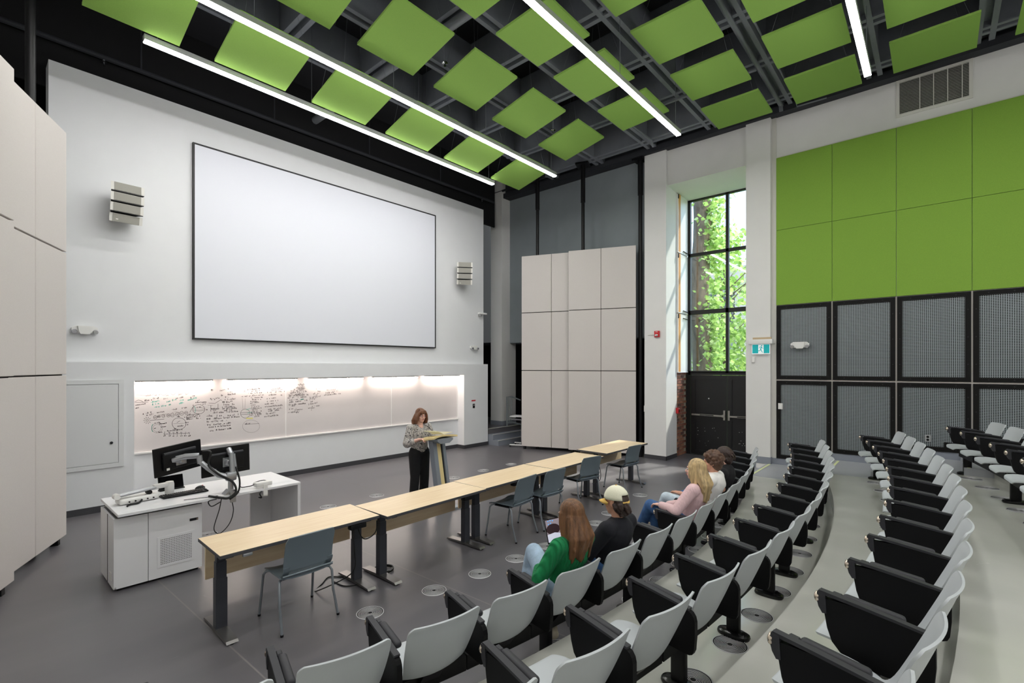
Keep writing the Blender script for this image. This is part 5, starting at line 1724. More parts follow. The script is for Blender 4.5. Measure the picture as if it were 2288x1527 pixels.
_m = MATS['sweater_green']; _nt = _m.node_tree
_w = _nt.nodes.new('ShaderNodeTexWave'); _w.inputs['Scale'].default_value = 11; _w.inputs['Distortion'].default_value = 1.5
_w.bands_direction = 'X'
_c = _nt.nodes.new('ShaderNodeTexCoord'); _b = _nt.nodes.new('ShaderNodeBump'); _b.inputs['Strength'].default_value = 0.9; _b.inputs['Distance'].default_value = 0.012
_nt.links.new(_c.outputs['Object'], _w.inputs['Vector']); _nt.links.new(_w.outputs['Fac'], _b.inputs['Height'])
_nt.links.new(_b.outputs[0], _nt.nodes['Principled BSDF'].inputs['Normal'])

def mat_blouse():
    m = bpy.data.materials.new('blouse_print')
    m.use_nodes = True
    nt = m.node_tree
    b = nt.nodes['Principled BSDF']; b.inputs['Roughness'].default_value = 0.7
    tc = nt.nodes.new('ShaderNodeTexCoord')
    n = nt.nodes.new('ShaderNodeTexNoise'); n.inputs['Scale'].default_value = 30; n.inputs['Detail'].default_value = 3; n.inputs['Distortion'].default_value = 2.2
    r = nt.nodes.new('ShaderNodeValToRGB')
    e = r.color_ramp.elements
    e[0].position = 0.42; e[0].color = srgb(58, 56, 60); e[1].position = 0.50; e[1].color = srgb(206, 200, 194)
    k = e.new(0.60); k.color = srgb(150, 146, 144); k = e.new(0.66); k.color = srgb(214, 208, 202)
    nt.links.new(tc.outputs['Object'], n.inputs['Vector']); nt.links.new(n.outputs['Fac'], r.inputs[0]); nt.links.new(r.outputs[0], b.inputs['Base Color'])
    MATS['blouse_print'] = m
mat_blouse()

class Blob(MB):
    """overlapping capsules and ellipsoids, fused into one continuous skin by a voxel remesh"""
    def cap(s, p0, p1, r0, r1=None, flat=1.0, fdir=(0, 1, 0), n=14):
        r1 = r0 if r1 is None else r1
        p0 = Vector(p0); p1 = Vector(p1)
        d = p1 - p0
        L = d.length
        if L < 1e-5:
            return s.ell(p0, (r0, r0, r0))
        z = d / L
        f = Vector(fdir)
        y = f - z * f.dot(z)
        if y.length < 1e-4:
            y = z.orthogonal()
        y.normalize()
        x = y.cross(z)
        M = Matrix((x, y, z)).transposed().to_4x4()
        M.translation = p0
        prof = []
        for k in range(5):
            a = -PI / 2 + PI / 2 * k / 4
            prof.append((max(1e-4, r0 * math.cos(a)), r0 * math.sin(a)))
        for k in range(5):
            a = PI / 2 * k / 4
            prof.append((max(1e-4, r1 * math.cos(a)), L + r1 * math.sin(a)))
        S = Matrix.Diagonal((1, flat, 1, 1))
        return s.lathe(prof, n, M @ S)
    def chain(s, pts, rs, flat=1.0, fdir=(0, 1, 0)):
        for i in range(len(pts) - 1):
            s.cap(pts[i], pts[i + 1], rs[i], rs[i + 1], flat, fdir)
        return s
    def ell(s, c, r, rot=None):
        bm = bmesh.new()
        bmesh.ops.create_uvsphere(bm, u_segments=16, v_segments=10, radius=1)
        bmesh.ops.scale(bm, vec=r, verts=bm.verts)
        T = Matrix.Translation(c) @ (Euler(rot).to_matrix().to_4x4() if rot else Matrix())
        return s.addbm(bm, T)
    def fuse(s, name, mats, parent, voxel=0.009, it=4, label=None, fac=0.5):
        o = s.build(name + '_tmp', mats, None)
        md = o.modifiers.new('r', 'REMESH'); md.mode = 'VOXEL'; md.voxel_size = voxel; md.use_smooth_shade = True
        if it:
            sm = o.modifiers.new('s', 'SMOOTH'); sm.iterations = it; sm.factor = fac
        dg = bpy.context.evaluated_depsgraph_get()
        me = bpy.data.meshes.new_from_object(o.evaluated_get(dg))
        bpy.data.objects.remove(o)
        me.name = name
        me.materials.clear(); me.materials.append(MATS[mats])
        me.polygons.foreach_set('use_smooth', [True] * len(me.polygons))
        ob = obj_mesh(name, me, parent)
        if label:
            ob['label'] = label
        return ob

def hand(b, wrist, d, up, side, curl=0.5, sc=1.0):
    """palm, four unequal fingers with knuckle bends and a thumb from the side of the palm"""
    w = Vector(wrist); d = Vector(d).normalized(); up = Vector(up)
    up = (up - d * up.dot(d)).normalized()          # back of the hand
    r = d.cross(up) * side                          # towards the little finger side
    pk = w + d * 0.085 * sc
    b.cap(w, w + d * 0.045 * sc, 0.026 * sc, 0.032 * sc, 0.6, up); b.cap(w + d * 0.04 * sc - r * 0.014 * sc, pk - r * 0.022 * sc, 0.020 * sc, 0.016 * sc, 0.7, up)
    b.cap(w + d * 0.04 * sc + r * 0.014 * sc, pk + r * 0.022 * sc, 0.020 * sc, 0.016 * sc, 0.7, up)
    for k, L in enumerate((0.070, 0.080, 0.074, 0.058)):
        o = (-0.030 + 0.020 * k) * sc
        p = pk + r * o
        a1 = curl * 0.9; a2 = curl * 2.0
        q = p + (d * math.cos(a1) - up * math.sin(a1)) * L * 0.5 * sc
        e = q + (d * math.cos(a2) - up * math.sin(a2)) * L * 0.5 * sc
        b.cap(p, q, 0.0095 * sc, 0.0088 * sc, n=8); b.cap(q, e, 0.0088 * sc, 0.0075 * sc, n=8)
    t0 = w + d * 0.025 * sc - r * 0.026 * sc
    t1 = t0 + (d * 0.75 - r * 0.65 - up * 0.25).normalized() * 0.040 * sc
    t2 = t1 + (d * 0.95 - r * 0.2 - up * 0.35).normalized() * 0.032 * sc
    b.cap(t0, t1, 0.014 * sc, 0.0105 * sc, n=8); b.cap(t1, t2, 0.0105 * sc, 0.008 * sc, n=8)

def head(b, c, M, sc=1.0):
    """skull, jaw, nose, ears in a frame where +y is the face; M rotates that frame"""
    def P(x, y, z):
        return Vector(c) + M @ Vector((x * sc, y * sc, z * sc))
    e = M.to_euler()
    b.ell(P(0, -0.012, 0.02), (0.074 * sc, 0.094 * sc, 0.094 * sc), e)
    b.ell(P(0, 0.025, -0.035), (0.058 * sc, 0.062 * sc, 0.078 * sc), e)
    b.ell(P(0, 0.052, -0.088), (0.026 * sc, 0.026 * sc, 0.022 * sc), e)      # chin
    b.cap(P(0, 0.084, 0.012), P(0, 0.100, -0.028), 0.009 * sc, 0.014 * sc, n=8)   # nose
    b.ell(P(0, 0.082, -0.058), (0.022 * sc, 0.012 * sc, 0.011 * sc), e)      # mouth
    b.ell(P(0, 0.076, 0.026), (0.05 * sc, 0.014 * sc, 0.010 * sc), e)        # brow
    for s_ in (-1, 1):
        b.ell(P(s_ * 0.074, -0.012, -0.008), (0.009 * sc, 0.018 * sc, 0.030 * sc), e)
        b.ell(P(s_ * 0.044, 0.055, -0.022), (0.022 * sc, 0.02 * sc, 0.018 * sc), e)
    return P

def face_parts(root, P, M, sc=1.0):
    e = M.to_euler()
    for s_ in (-1, 1):
        m = MB(); bm = bmesh.new(); bmesh.ops.create_uvsphere(bm, u_segments=12, v_segments=8, radius=0.0125 * sc); m.addbm(bm, Matrix.Translation(P(s_ * 0.031, 0.073, 0.006)))
        ey = m.build('eye', 'eye_white', root, smooth=80)
        m = MB(); bm = bmesh.new(); bmesh.ops.create_uvsphere(bm, u_segments=10, v_segments=6, radius=0.0065 * sc); m.addbm(bm, Matrix.Translation(P(s_ * 0.031, 0.0815, 0.004)))
        m.build('iris', 'eye_dark', ey, smooth=80)
        MB().tube([P(s_ * 0.014, 0.088, 0.026), P(s_ * 0.032, 0.087, 0.031), P(s_ * 0.052, 0.074, 0.024)], 0.004 * sc, 6).build('eyebrow', 'eye_dark', root, smooth=60)
    MB().tube([P(-0.026, 0.084, -0.057), P(-0.010, 0.0935, -0.055), P(0.0, 0.0945, -0.057), P(0.010, 0.0935, -0.055), P(0.026, 0.084, -0.057)], [0.002, 0.0055, 0.0055, 0.0055, 0.002], 8).build('lips', 'lips', root, smooth=60)

def rotM(yaw=0, pitch=0, roll=0):
    return (Matrix.Rotation(R(yaw), 3, 'Z') @ Matrix.Rotation(R(pitch), 3, 'X') @ Matrix.Rotation(R(roll), 3, 'Y'))

def sitter(seat, lab, J, top, legs, skin, hair, top_r=1.0, vox=0.009, short_sleeve=False, shoes='shoe_beige', cat='person'):
    """J: joints in the seat frame (x right, y forward, z up)"""
    root = empty('person', seat.location, seat.rotation_euler.z)
    tag(root, lab, cat, 'students in the front row')
    V = {k: Vector(v) for k, v in J.items() if isinstance(v, tuple) and len(v) == 3}
    M = rotM(*J.get('head_rot', (0, 0, 0)))
    sc = J.get('head_sc', 1.0)
    b = Blob()
    P = head(b, V['head'], M, sc)
    b.cap(V['neck'] - Vector((0, 0, 0.03)), V['head'] + Vector((0, -0.01, -0.04)), 0.052, 0.052)
    b.chain([V['pelvis'], V['waist'], V['chest'], V['neck']], [0.125, 0.115, 0.135, 0.055], 0.72)
    b.cap(V['sh_l'], V['sh_r'], 0.05, 0.05)
    for s_ in ('l', 'r'):
        b.chain([V['sh_' + s_], V['el_' + s_], V['wr_' + s_]], [0.048, 0.038, 0.026])
        hd = V.get('hd_' + s_, (V['wr_' + s_] - V['el_' + s_]).normalized())
        hand(b, V['wr_' + s_], hd, V.get('hu_' + s_, Vector((0, 0, 1))), 1 if s_ == 'r' else -1, J.get('curl', 0.6))
        b.chain([V['hip_' + s_], V['kn_' + s_], V['an_' + s_]], [0.08, 0.055, 0.04])
        b.cap(V['an_' + s_], V['to_' + s_], 0.038, 0.026)
    b.fuse('body', skin, root, 0.0075, 3)
    # top
    b = Blob()
    tr = top_r
    b.chain([V['pelvis'] + Vector((0, 0, -0.01)), V['waist'], V['chest'] + Vector((0, 0, 0.0))], [0.150 * tr, 0.140 * tr, 0.160 * tr], 0.74)
    b.chain([V['chest'] + Vector((0, 0, 0.03)), V['neck'] - Vector((0, 0, 0.045))], [0.14 * tr, 0.065], 0.70)
    b.cap(V['sh_l'] - Vector((0, 0, 0.005)), V['sh_r'] - Vector((0, 0, 0.005)), 0.068 * tr, 0.068 * tr)
    for s_ in ('l', 'r'):
        if short_sleeve:
            m_ = V['sh_' + s_].lerp(V['el_' + s_], 0.62)
            b.cap(V['sh_' + s_], m_, 0.068, 0.064)
        else:
            w_ = V['el_' + s_].lerp(V['wr_' + s_], 0.94)
            b.chain([V['sh_' + s_], V['el_' + s_], w_], [0.066 * tr, 0.056 * tr, 0.040 * tr])
    b.fuse('top', top, root, 0.009, 4)
    # trousers
    b = Blob()
    b.cap(V['pelvis'] + Vector((-0.05, 0, 0)), V['pelvis'] + Vector((0.05, 0, 0)), 0.135, 0.135, 0.85)
    for s_ in ('l', 'r'):
        a_ = V['kn_' + s_].lerp(V['an_' + s_], 0.92)
        b.chain([V['hip_' + s_], V['kn_' + s_], a_], [0.098, 0.072, 0.060])
    b.fuse('trousers', legs, root, 0.0095, 4)
    for s_ in ('l', 'r'):
        d = (V['to_' + s_] - V['an_' + s_]); d.z = 0
        d = d.normalized() if d.length > 1e-3 else Vector((0, 1, 0))
        a_ = V['an_' + s_]
        b = Blob(); b.cap(a_ - d * 0.035 + Vector((0, 0, -0.035)), V['to_' + s_], 0.044, 0.034, 0.9, (0, 0, 1)); b.cap(a_ - d * 0.01, a_ + d * 0.06 + Vector((0, 0, -0.03)), 0.045, 0.04)
        sh_ = b.fuse('shoe', shoes, root, 0.008, 2)
    hair(root, V, M, P, sc)
    return root, P, M

def strands(b, rnd, P, top, ends, n, r0, r1, spread):
    pass

# hair styles -----------------------------------------------------------
def skull_cap(b, P, M, sc, thick=0.012, back=-0.02, face=0.045):
    e = M.to_euler()
    b.ell(P(0, -0.022, 0.036), ((0.074 + thick) * sc, (0.090 + thick) * sc, (0.088 + thick) * sc), e)
    b.ell(P(0, -0.050, -0.015), ((0.068 + thick) * sc, (0.060 + thick) * sc, (0.085 + thick) * sc), e)

def hair_long(matn, drop, wid, seed, yback=0.0, fx=0.0):
    def f(root, V, M, P, sc):
        rnd = random.Random(seed)
        b = Blob()
        skull_cap(b, P, M, sc, 0.014)
        hz = V['head'].z
        for k in range(34):
            a = rnd.uniform(-1, 1)
            st = P(0.078 * a, -0.045 - 0.05 * (1 - a * a), 0.03 - 0.02 * abs(a))
            zend = hz - drop * rnd.uniform(0.82, 1.0)
            xe = V['head'].x + fx + a * wid * rnd.uniform(0.8, 1.05)
            midp = Vector((V['head'].x + fx * 0.4 + a * wid * 1.0, V['neck'].y - 0.085 - 0.045 * (1 - a * a) + rnd.uniform(-0.012, 0.012), hz - drop * 0.42))
            en = Vector((xe, V['chest'].y - 0.125 + yback + 0.03 * a * a + rnd.uniform(-0.02, 0.01), zend))
            b.chain([st, midp, en], [0.026, 0.022, 0.008])
        for s_ in (-1, 1):
            for k in range(5):
                y_ = 0.035 - 0.02 * k
                b.chain([P(s_ * 0.070, y_, 0.035), P(s_ * 0.088, y_ - 0.005, -0.04), Vector((V['head'].x + s_ * wid * 0.95, V['neck'].y + 0.01 - 0.03 * k, hz - drop * rnd.uniform(0.5, 0.75)))], [0.018, 0.018, 0.008])
        b.fuse('hair', matn, root, 0.0075, 2)
    return f

def hair_curly(matn, seed):
    def f(root, V, M, P, sc):
        rnd = random.Random(seed)
        b = Blob()
        skull_cap(b, P, M, sc, 0.012)
        for k in range(170):
            a = rnd.uniform(0, 2 * PI); z = rnd.uniform(-0.55, 1.0)
            rr = math.sqrt(max(0, 1 - z * z))
            x, y = rr * math.cos(a), rr * math.sin(a)
            if y > 0.35 and z < 0.45:
                continue
            b.ell(P(0.092 * x, -0.022 + 0.112 * y, 0.030 + 0.108 * z), [rnd.uniform(0.013, 0.022)] * 3)
        b.fuse('hair', matn, root, 0.007, 1)
    return f

def hair_short(matn, seed, cap=False):
    def f(root, V, M, P, sc):
        rnd = random.Random(seed)
        b = Blob()
        if not cap:
            skull_cap(b, P, M, sc, 0.015)
        else:
            e = M.to_euler()
            b.ell(P(0, -0.05, -0.02), (0.082 * sc, 0.062 * sc, 0.078 * sc), e); b.ell(P(0, -0.055, 0.015), (0.080 * sc, 0.066 * sc, 0.07 * sc), e)
        for k in range(60):
            a = rnd.uniform(0, 2 * PI)
            z = rnd.uniform(-0.9, -0.1) if cap else rnd.uniform(-0.7, 0.95)
            rr = math.sqrt(max(0, 1 - z * z)); x, y = rr * math.cos(a), rr * math.sin(a)
            if y > (0.0 if z < 0.35 else 0.8):
                continue
            p = P(0.088 * x, -0.030 + 0.105 * y, 0.012 + 0.100 * z)
            q_ = P(0.094 * x, -0.045 + 0.110 * y, -0.022 + 0.100 * z)
            b.cap(p, q_, 0.014, 0.006, n=8)
        b.fuse('hair', matn, root, 0.0065, 1)
    return f

def base_J(dx=0.0, lean=0.0, hz=0.0, hx=0.0):
    """relaxed seated joints; dx shifts the trunk sideways, lean tilts it back"""
    return {
        'pelvis': (dx * 0.6, -0.225, 0.555), 'waist': (dx * 0.8, -0.265, 0.69), 'chest': (dx, -0.315 - lean * 0.5, 0.845), 'neck': (dx, -0.325 - lean, 0.985 + hz),
        'head': (dx + hx, -0.295 - lean, 1.115 + hz), 'sh_l': (dx - 0.165, -0.325 - lean * 0.8, 0.925 + hz), 'sh_r': (dx + 0.165, -0.325 - lean * 0.8, 0.925 + hz),
        'el_l': (dx - 0.235, -0.22, 0.70), 'el_r': (dx + 0.235, -0.22, 0.70), 'wr_l': (dx - 0.12, -0.03, 0.66), 'wr_r': (dx + 0.12, -0.03, 0.66),
        'hip_l': (dx * 0.6 - 0.085, -0.21, 0.54), 'hip_r': (dx * 0.6 + 0.085, -0.21, 0.54), 'kn_l': (dx * 0.6 - 0.11, 0.16, 0.545), 'kn_r': (dx * 0.6 + 0.11, 0.16, 0.545),
        'an_l': (dx * 0.6 - 0.10, 0.17, 0.115), 'an_r': (dx * 0.6 + 0.10, 0.17, 0.115), 'to_l': (dx * 0.6 - 0.11, 0.33, 0.045), 'to_r': (dx * 0.6 + 0.11, 0.33, 0.045)}

S = SEATS
# woman in the green cable-knit sweater
J = base_J(0.055, 0.02, 0.005)
J.update({'kn_l': (0.07, 0.10, 0.72), 'an_l': (0.17, 0.30, 0.36), 'to_l': (0.19, 0.44, 0.30), 'hip_l': (-0.03, -0.20, 0.56), 'kn_r': (0.10, 0.17, 0.53), 'an_r': (0.16, -0.02, 0.10), 'to_r': (0.20, 0.10, 0.04),
          'el_l': (-0.21, -0.235, 0.675), 'wr_l': (-0.035, -0.06, 0.665), 'wr_r': (0.09, -0.05, 0.66), 'head_rot': (8, -4, -3), 'hd_l': (0.6, 0.75, 0.1), 'hd_r': (-0.6, 0.75, 0.1)})
sitter(S[('front row', 3)], 'seated woman with long auburn hair in a green cable-knit sweater', J, 'sweater_green', 'jeans_light', 'skin_fair', hair_long('hair_auburn', 0.315, 0.112, 4, 0.02))
# man in the cream cap, black sweater
J = base_J(0.075, 0.02, 0.0)
J.update({'head_rot': (4, -2, 0), 'el_l': (-0.17, -0.20, 0.69), 'wr_l': (-0.10, 0.02, 0.72), 'wr_r': (0.10, 0.0, 0.70), 'el_r': (0.30, -0.24, 0.70)})
capman, P, M = sitter(S[('front row', 4)], 'seated man in a cream baseball cap and black sweater', J, 'sweater_black', 'jeans_blue', 'skin_tan', hair_short('hair_dark', 9, True), 1.06)
e = M.to_euler()
hc = Vector(J['head'])
m = MB(); bm = bmesh.new(); bmesh.ops.create_uvsphere(bm, u_segments=28, v_segments=16, radius=1)
bmesh.ops.scale(bm, vec=(0.090, 0.112, 0.112), verts=bm.verts)
dl = [v for v in bm.verts if v.co.z < -0.012 or (v.co.y < -0.085 and abs(v.co.x) < 0.05 and v.co.z < 0.03)]
bmesh.ops.delete(bm, geom=dl, context='VERTS')
m.addbm(bm, Matrix.Translation(P(0, -0.012, 0.032)) @ M.to_4x4())
capo = m.build('cap', 'cap_cream', capman, smooth=80)
sd = capo.modifiers.new('t', 'SOLIDIFY'); sd.thickness = 0.004
m = MB(); vs = []; fs = []
for i in range(13):
    a = -1 + 2 * i / 12
    for j in range(5):
        f = j / 4
        x = 0.084 * a * (1 - 0.18 * f * f)
        y = 0.094 * math.sqrt(max(0, 1 - (a * 0.93) ** 2)) - 0.012 + 0.075 * f * math.sqrt(max(0.0, 1 - (a * 0.97) ** 2))
        vs.append(P(x, y, 0.026 - 0.018 * a * a - 0.028 * f))
for i in range(12):
    for j in range(4):
        k = i * 5 + j; fs.append((k, k + 5, k + 6, k + 1))
m.add(vs, fs); br = m.build('brim', 'cap_yellow', capo, smooth=80)
sd = br.modifiers.new('t', 'SOLIDIFY'); sd.thickness = 0.004
MB().tube([P(-0.052, -0.098, 0.016), P(0, -0.128, 0.014), P(0.052, -0.098, 0.016)], 0.008, 6).build('strap', 'cap_yellow', capo, smooth=60)
MB().lathe([(0.009, 0), (0.006, 0.005)], 10, Matrix.Translation(P(0, -0.012, 0.143))).build('button', 'cap_yellow', capo)
b = Blob(); nk = Vector(J['neck'])
for k in range(16):
    a0 = 2 * PI * k / 16; a1 = 2 * PI * (k + 1) / 16
    b.cap(nk + Vector((0.062 * math.cos(a0), 0.058 * math.sin(a0), -0.018)), nk + Vector((0.062 * math.cos(a1), 0.058 * math.sin(a1), -0.018)), 0.016)
b.fuse('collar', 'collar_olive', capman, 0.006, 2)
# blonde woman in pink
J = base_J(0.05, 0.015, 0.005)
J.update({'kn_l': (0.02, 0.20, 0.64), 'an_l': (0.16, 0.40, 0.30), 'to_l': (0.18, 0.53, 0.24), 'hip_l': (-0.04, -0.20, 0.55), 'kn_r': (0.12, 0.18, 0.53), 'el_l': (-0.25, -0.21, 0.715), 'wr_l': (-0.09, 0.03, 0.70), 'wr_r': (0.07, 0.02, 0.67),
          'el_r': (0.26, -0.24, 0.70), 'head_rot': (2, 2, 0), 'hd_l': (0.35, 0.9, -0.1), 'hd_r': (-0.5, 0.8, 0)})
bl, P, M = sitter(S[('front row', 7)], 'seated woman with long blonde hair in a pink blouse and blue jeans', J, 'blouse_pink', 'jeans_blue', 'skin_fair', hair_long('hair_blonde', 0.34, 0.12, 14, 0.02, 0.02), 1.05)
face_parts(bl, P, M)
# curly-haired man in a white T-shirt, one elbow out over the next seat back
J = base_J(0.09, 0.01, 0.0, 0.0)
J.update({'head_rot': (12, -6, 0), 'el_r': (0.335, -0.36, 0.745), 'wr_r': (0.24, -0.17, 0.70), 'wr_l': (0.0, 0.06, 0.70), 'kn_l': (-0.06, 0.20, 0.63), 'an_l': (0.06, 0.36, 0.30), 'to_l': (0.07, 0.48, 0.24)})
sitter(S[('front row', 8)], 'seated man with curly brown hair in a white T-shirt', J, 'tee_white', 'jeans_pale', 'skin_tan', hair_curly('hair_brown', 3), 1.08, short_sleeve=True)
# man in black
J = base_J(0.085, 0.0, -0.02)
J.update({'head_rot': (18, -4, 0)})
sitter(S[('front row', 9)], 'seated man with dark hair in a black hoodie', J, 'hoodie_black', 'jeans_blue', 'skin_fair', hair_short('hair_dark', 21), 1.08)

# laptop on a swivel tablet in front of the man with the cap
q = at_z(1274, 1216, 0.735)
t = tag(empty('seat_tablet', (q.x, q.y, 0.70), R(-14)), 'dark oval writing tablet under the laptop', 'tablet')
m = MB(); m.lathe([(0.0005, 0.0), (0.98, 0.0), (1.0, 0.5), (0.98, 1.0), (0.0005, 1.0)], 28, Matrix.Diagonal((0.20, 0.135, 0.016, 1)), cap=False)
m.build('board', 'seat_charcoal', t, smooth=40)
MB().tube([(-0.16, -0.10, -0.01), (-0.10, -0.02, 0.0)], 0.014, 8).build('support_arm', 'steel_dark', t, smooth=40)
t = tag(empty('laptop', (q.x - 0.01, q.y + 0.0, 0.718), R(-16)), 'open silver laptop showing a picture, in front of the man with the cap', 'laptop')
MB().cbox((0, 0, 0.007), (0.30, 0.21, 0.012), bev=0.004).build('base', 'arm_silver', t, smooth=40)
MB().box(-0.13, 0.13, -0.01, 0.085, 0.0131, 0.0138).build('keyboard_field', 'key_black', t)
MB().box(-0.05, 0.05, -0.09, -0.02, 0.0131, 0.0136).build('trackpad', 'aluminium', t)
ld = MB(); ld.M = Matrix.Translation((0, 0.105, 0.012)) @ Matrix.Rotation(R(-18), 4, 'X')
ld.box(-0.15, 0.15, 0.0, 0.006, 0.0, 0.205); lid = ld.build('lid', 'arm_silver', t)
mat('lcd', srgb(120, 112, 122), 0.4, emit=srgb(150, 136, 142), estr=0.55)
mat('lcd_dark', srgb(40, 26, 30), 0.4, emit=srgb(50, 26, 34), estr=0.4)
mat('lcd_pale', srgb(190, 190, 205), 0.4, emit=srgb(196, 198, 214), estr=0.6)
mat('lcd_blue', srgb(90, 150, 210), 0.4, emit=srgb(96, 160, 220), estr=0.6)
def scr(poly, name, mn, dy):
    s_ = MB(); s_.M = ld.M; s_.add([(a, -dy, b) for a, b in poly], [list(range(len(poly)))]); return s_.build(name, mn, lid)
scr([(-0.15, 0.0), (0.15, 0.0), (0.15, 0.205), (-0.15, 0.205)], 'bezel', 'gloss_black', 0.0004)
scr([(-0.142, 0.012), (0.142, 0.012), (0.142, 0.197), (-0.142, 0.197)], 'display', 'lcd', 0.0008)
scr([(-0.10 + 0.075 * math.cos(R(a)) + 0.03, 0.115 + 0.045 * math.sin(R(a))) for a in range(0, 360, 20)], 'picture_hair', 'lcd_dark', 0.0012)
scr([(-0.142, 0.012), (0.05, 0.012), (0.05, 0.06), (-0.06, 0.085), (-0.142, 0.075)], 'picture_coat', 'lcd_pale', 0.0016)
for k, (a, b_) in enumerate(((-0.12, 0.18), (-0.095, 0.184), (-0.07, 0.18), (-0.12, 0.155), (-0.095, 0.16))):
    scr([(a, b_), (a + 0.013, b_), (a + 0.013, b_ + 0.011), (a, b_ + 0.011)], 'icon', 'lcd_blue', 0.002)

# lecturer ------------------------------------------------------------------
WX, WY = 4.985, 6.43
root = tag(empty('person', (WX, WY, 0), R(176)), 'standing lecturer with brown hair, glasses and patterned blouse at the lectern', 'person')
V = {k: Vector(v) for k, v in {'pelvis': (0, 0, 0.86), 'waist': (0, 0.005, 1.00), 'chest': (0, 0.0, 1.17), 'neck': (0.0, 0.015, 1.325), 'head': (0, 0.045, 1.462), 'sh_l': (-0.165, 0.0, 1.275), 'sh_r': (0.165, 0.0, 1.275),
      'el_l': (-0.245, 0.035, 1.03), 'el_r': (0.245, 0.03, 1.03), 'wr_l': (-0.14, 0.24, 1.10), 'wr_r': (0.155, 0.23, 1.105),
      'hip_l': (-0.085, 0, 0.84), 'hip_r': (0.085, 0, 0.84), 'kn_l': (-0.085, 0.03, 0.46), 'kn_r': (0.095, 0.02, 0.46), 'an_l': (-0.10, -0.03, 0.09), 'an_r': (0.10, -0.02, 0.09)}.items()}
M = rotM(-2, -3, 0)
b = Blob()
P = head(b, V['head'], M, 0.95)
b.cap(V['neck'] - Vector((0, 0, 0.03)), V['head'] + Vector((0, -0.015, -0.04)), 0.050, 0.048)
b.chain([V['pelvis'], V['waist'], V['chest'], V['neck']], [0.125, 0.11, 0.125, 0.055], 0.7)
b.cap(V['sh_l'], V['sh_r'], 0.05, 0.05)
b.cap((0, 0.075, 1.20), (0, 0.045, 1.28), 0.05, 0.05, 0.6)
for s_ in ('l', 'r'):
    b.chain([V['sh_' + s_], V['el_' + s_], V['wr_' + s_]], [0.046, 0.036, 0.025])
    hand(b, V['wr_' + s_], (-0.25 if s_ == 'r' else 0.25, 0.85, 0.15), (0, 0.1, 1), 1 if s_ == 'r' else -1, 0.75, 0.92)
    b.chain([V['hip_' + s_], V['kn_' + s_], V['an_' + s_]], [0.08, 0.052, 0.038])
    b.cap(V['an_' + s_], V['an_' + s_] + Vector((0, 0.13, -0.05)), 0.036, 0.026)
b.fuse('body', 'skin_fair', root, 0.007, 3)
b = Blob()
b.chain([(0, 0.0, 0.90), (0, 0.01, 1.02), (0, 0.008, 1.16)], [0.150, 0.150, 0.150], 0.74)
b.chain([(0, 0.0, 1.18), (0, -0.005, 1.275)], [0.135, 0.07], 0.62)
b.cap(V['sh_l'] - Vector((0, 0, 0.01)), V['sh_r'] - Vector((0, 0, 0.01)), 0.062, 0.062)
for s_ in ('l', 'r'):
    b.chain([V['sh_' + s_], V['el_' + s_], V['el_' + s_].lerp(V['wr_' + s_], 0.45)], [0.066, 0.075, 0.058])
b.fuse('blouse', 'blouse_print', root, 0.008, 3)
for s_ in (-1, 1):
    MB().add([(s_ * 0.055, -0.01, 1.33), (s_ * 0.062, 0.045, 1.315), (s_ * 0.012, 0.115, 1.185), (s_ * 0.055, 0.098, 1.23), (s_ * 0.095, 0.055, 1.29)],
             [(0, 1, 2, 3, 4)] if s_ > 0 else [(4, 3, 2, 1, 0)]).build('collar', 'blouse_print', root)
# the open V neck shows skin
b = Blob(); b.cap((0, 0.092, 1.195), (0, 0.055, 1.285), 0.012, 0.042, 0.6); b.fuse('neckline', 'skin_fair', root, 0.006, 2)
b = Blob()
b.cap((-0.055, 0, 0.865), (0.055, 0, 0.865), 0.125, 0.125, 0.85)
for s_ in ('l', 'r'):
    a_ = V['an_' + s_] + Vector((0, 0, -0.03))
    b.chain([V['hip_' + s_], V['kn_' + s_], a_], [0.105, 0.078, 0.075])
b.fuse('trousers', 'trousers_black', root, 0.0095, 4)
for s_ in ('l', 'r'):
    b = Blob(); a_ = V['an_' + s_]; b.cap(a_ + Vector((0, -0.03, -0.05)), a_ + Vector((0, 0.15, -0.055)), 0.042, 0.034); b.fuse('shoe', 'shoe_black', root, 0.008, 2)
face_parts(root, P, M, 0.95)
rnd = random.Random(5)
b = Blob(); sc = 0.95
skull_cap(b, P, M, sc, 0.013)
for k in range(26):
    a = rnd.uniform(-1, 1)
    st = P(0.082 * a, -0.03 - 0.06 * (1 - a * a), 0.03)
    en = Vector((V['head'].x + a * 0.125, V['neck'].y - 0.06 + 0.03 * abs(a) + rnd.uniform(-0.02, 0.02), V['head'].z - rnd.uniform(0.13, 0.175)))
    b.chain([st, st.lerp(en, 0.55) + Vector((a * 0.022, -0.01, 0)), en], [0.022, 0.020, 0.010])
for s_ in (-1, 1):
    for k in range(6):
        y_ = 0.058 - 0.018 * k
        b.chain([P(s_ * 0.045, y_ + 0.015, 0.085), P(s_ * 0.086, y_, 0.02), P(s_ * 0.098, y_ - 0.005, -0.06), P(s_ * 0.105, y_ - 0.02, -0.125)], [0.014, 0.016, 0.018, 0.010])
for k in range(7):
    a = -1 + k / 3.5
    b.chain([P(0.02 + 0.03 * a, 0.03, 0.118), P(0.045 * a, 0.076, 0.085), P(0.058 * a, 0.088, 0.048)], [0.014, 0.012, 0.006])
b.fuse('hair', 'hair_chestnut', root, 0.0065, 2)
for s_ in (-1, 1):
    MB().tube([P(s_ * 0.033 + 0.024 * math.cos(R(a)), 0.095 - 0.006 * abs(math.cos(R(a))), 0.004 + 0.019 * math.sin(R(a))) for a in range(0, 360, 24)], 0.0022, 6, closed=True).build('glasses', 'glasses', root, smooth=60)
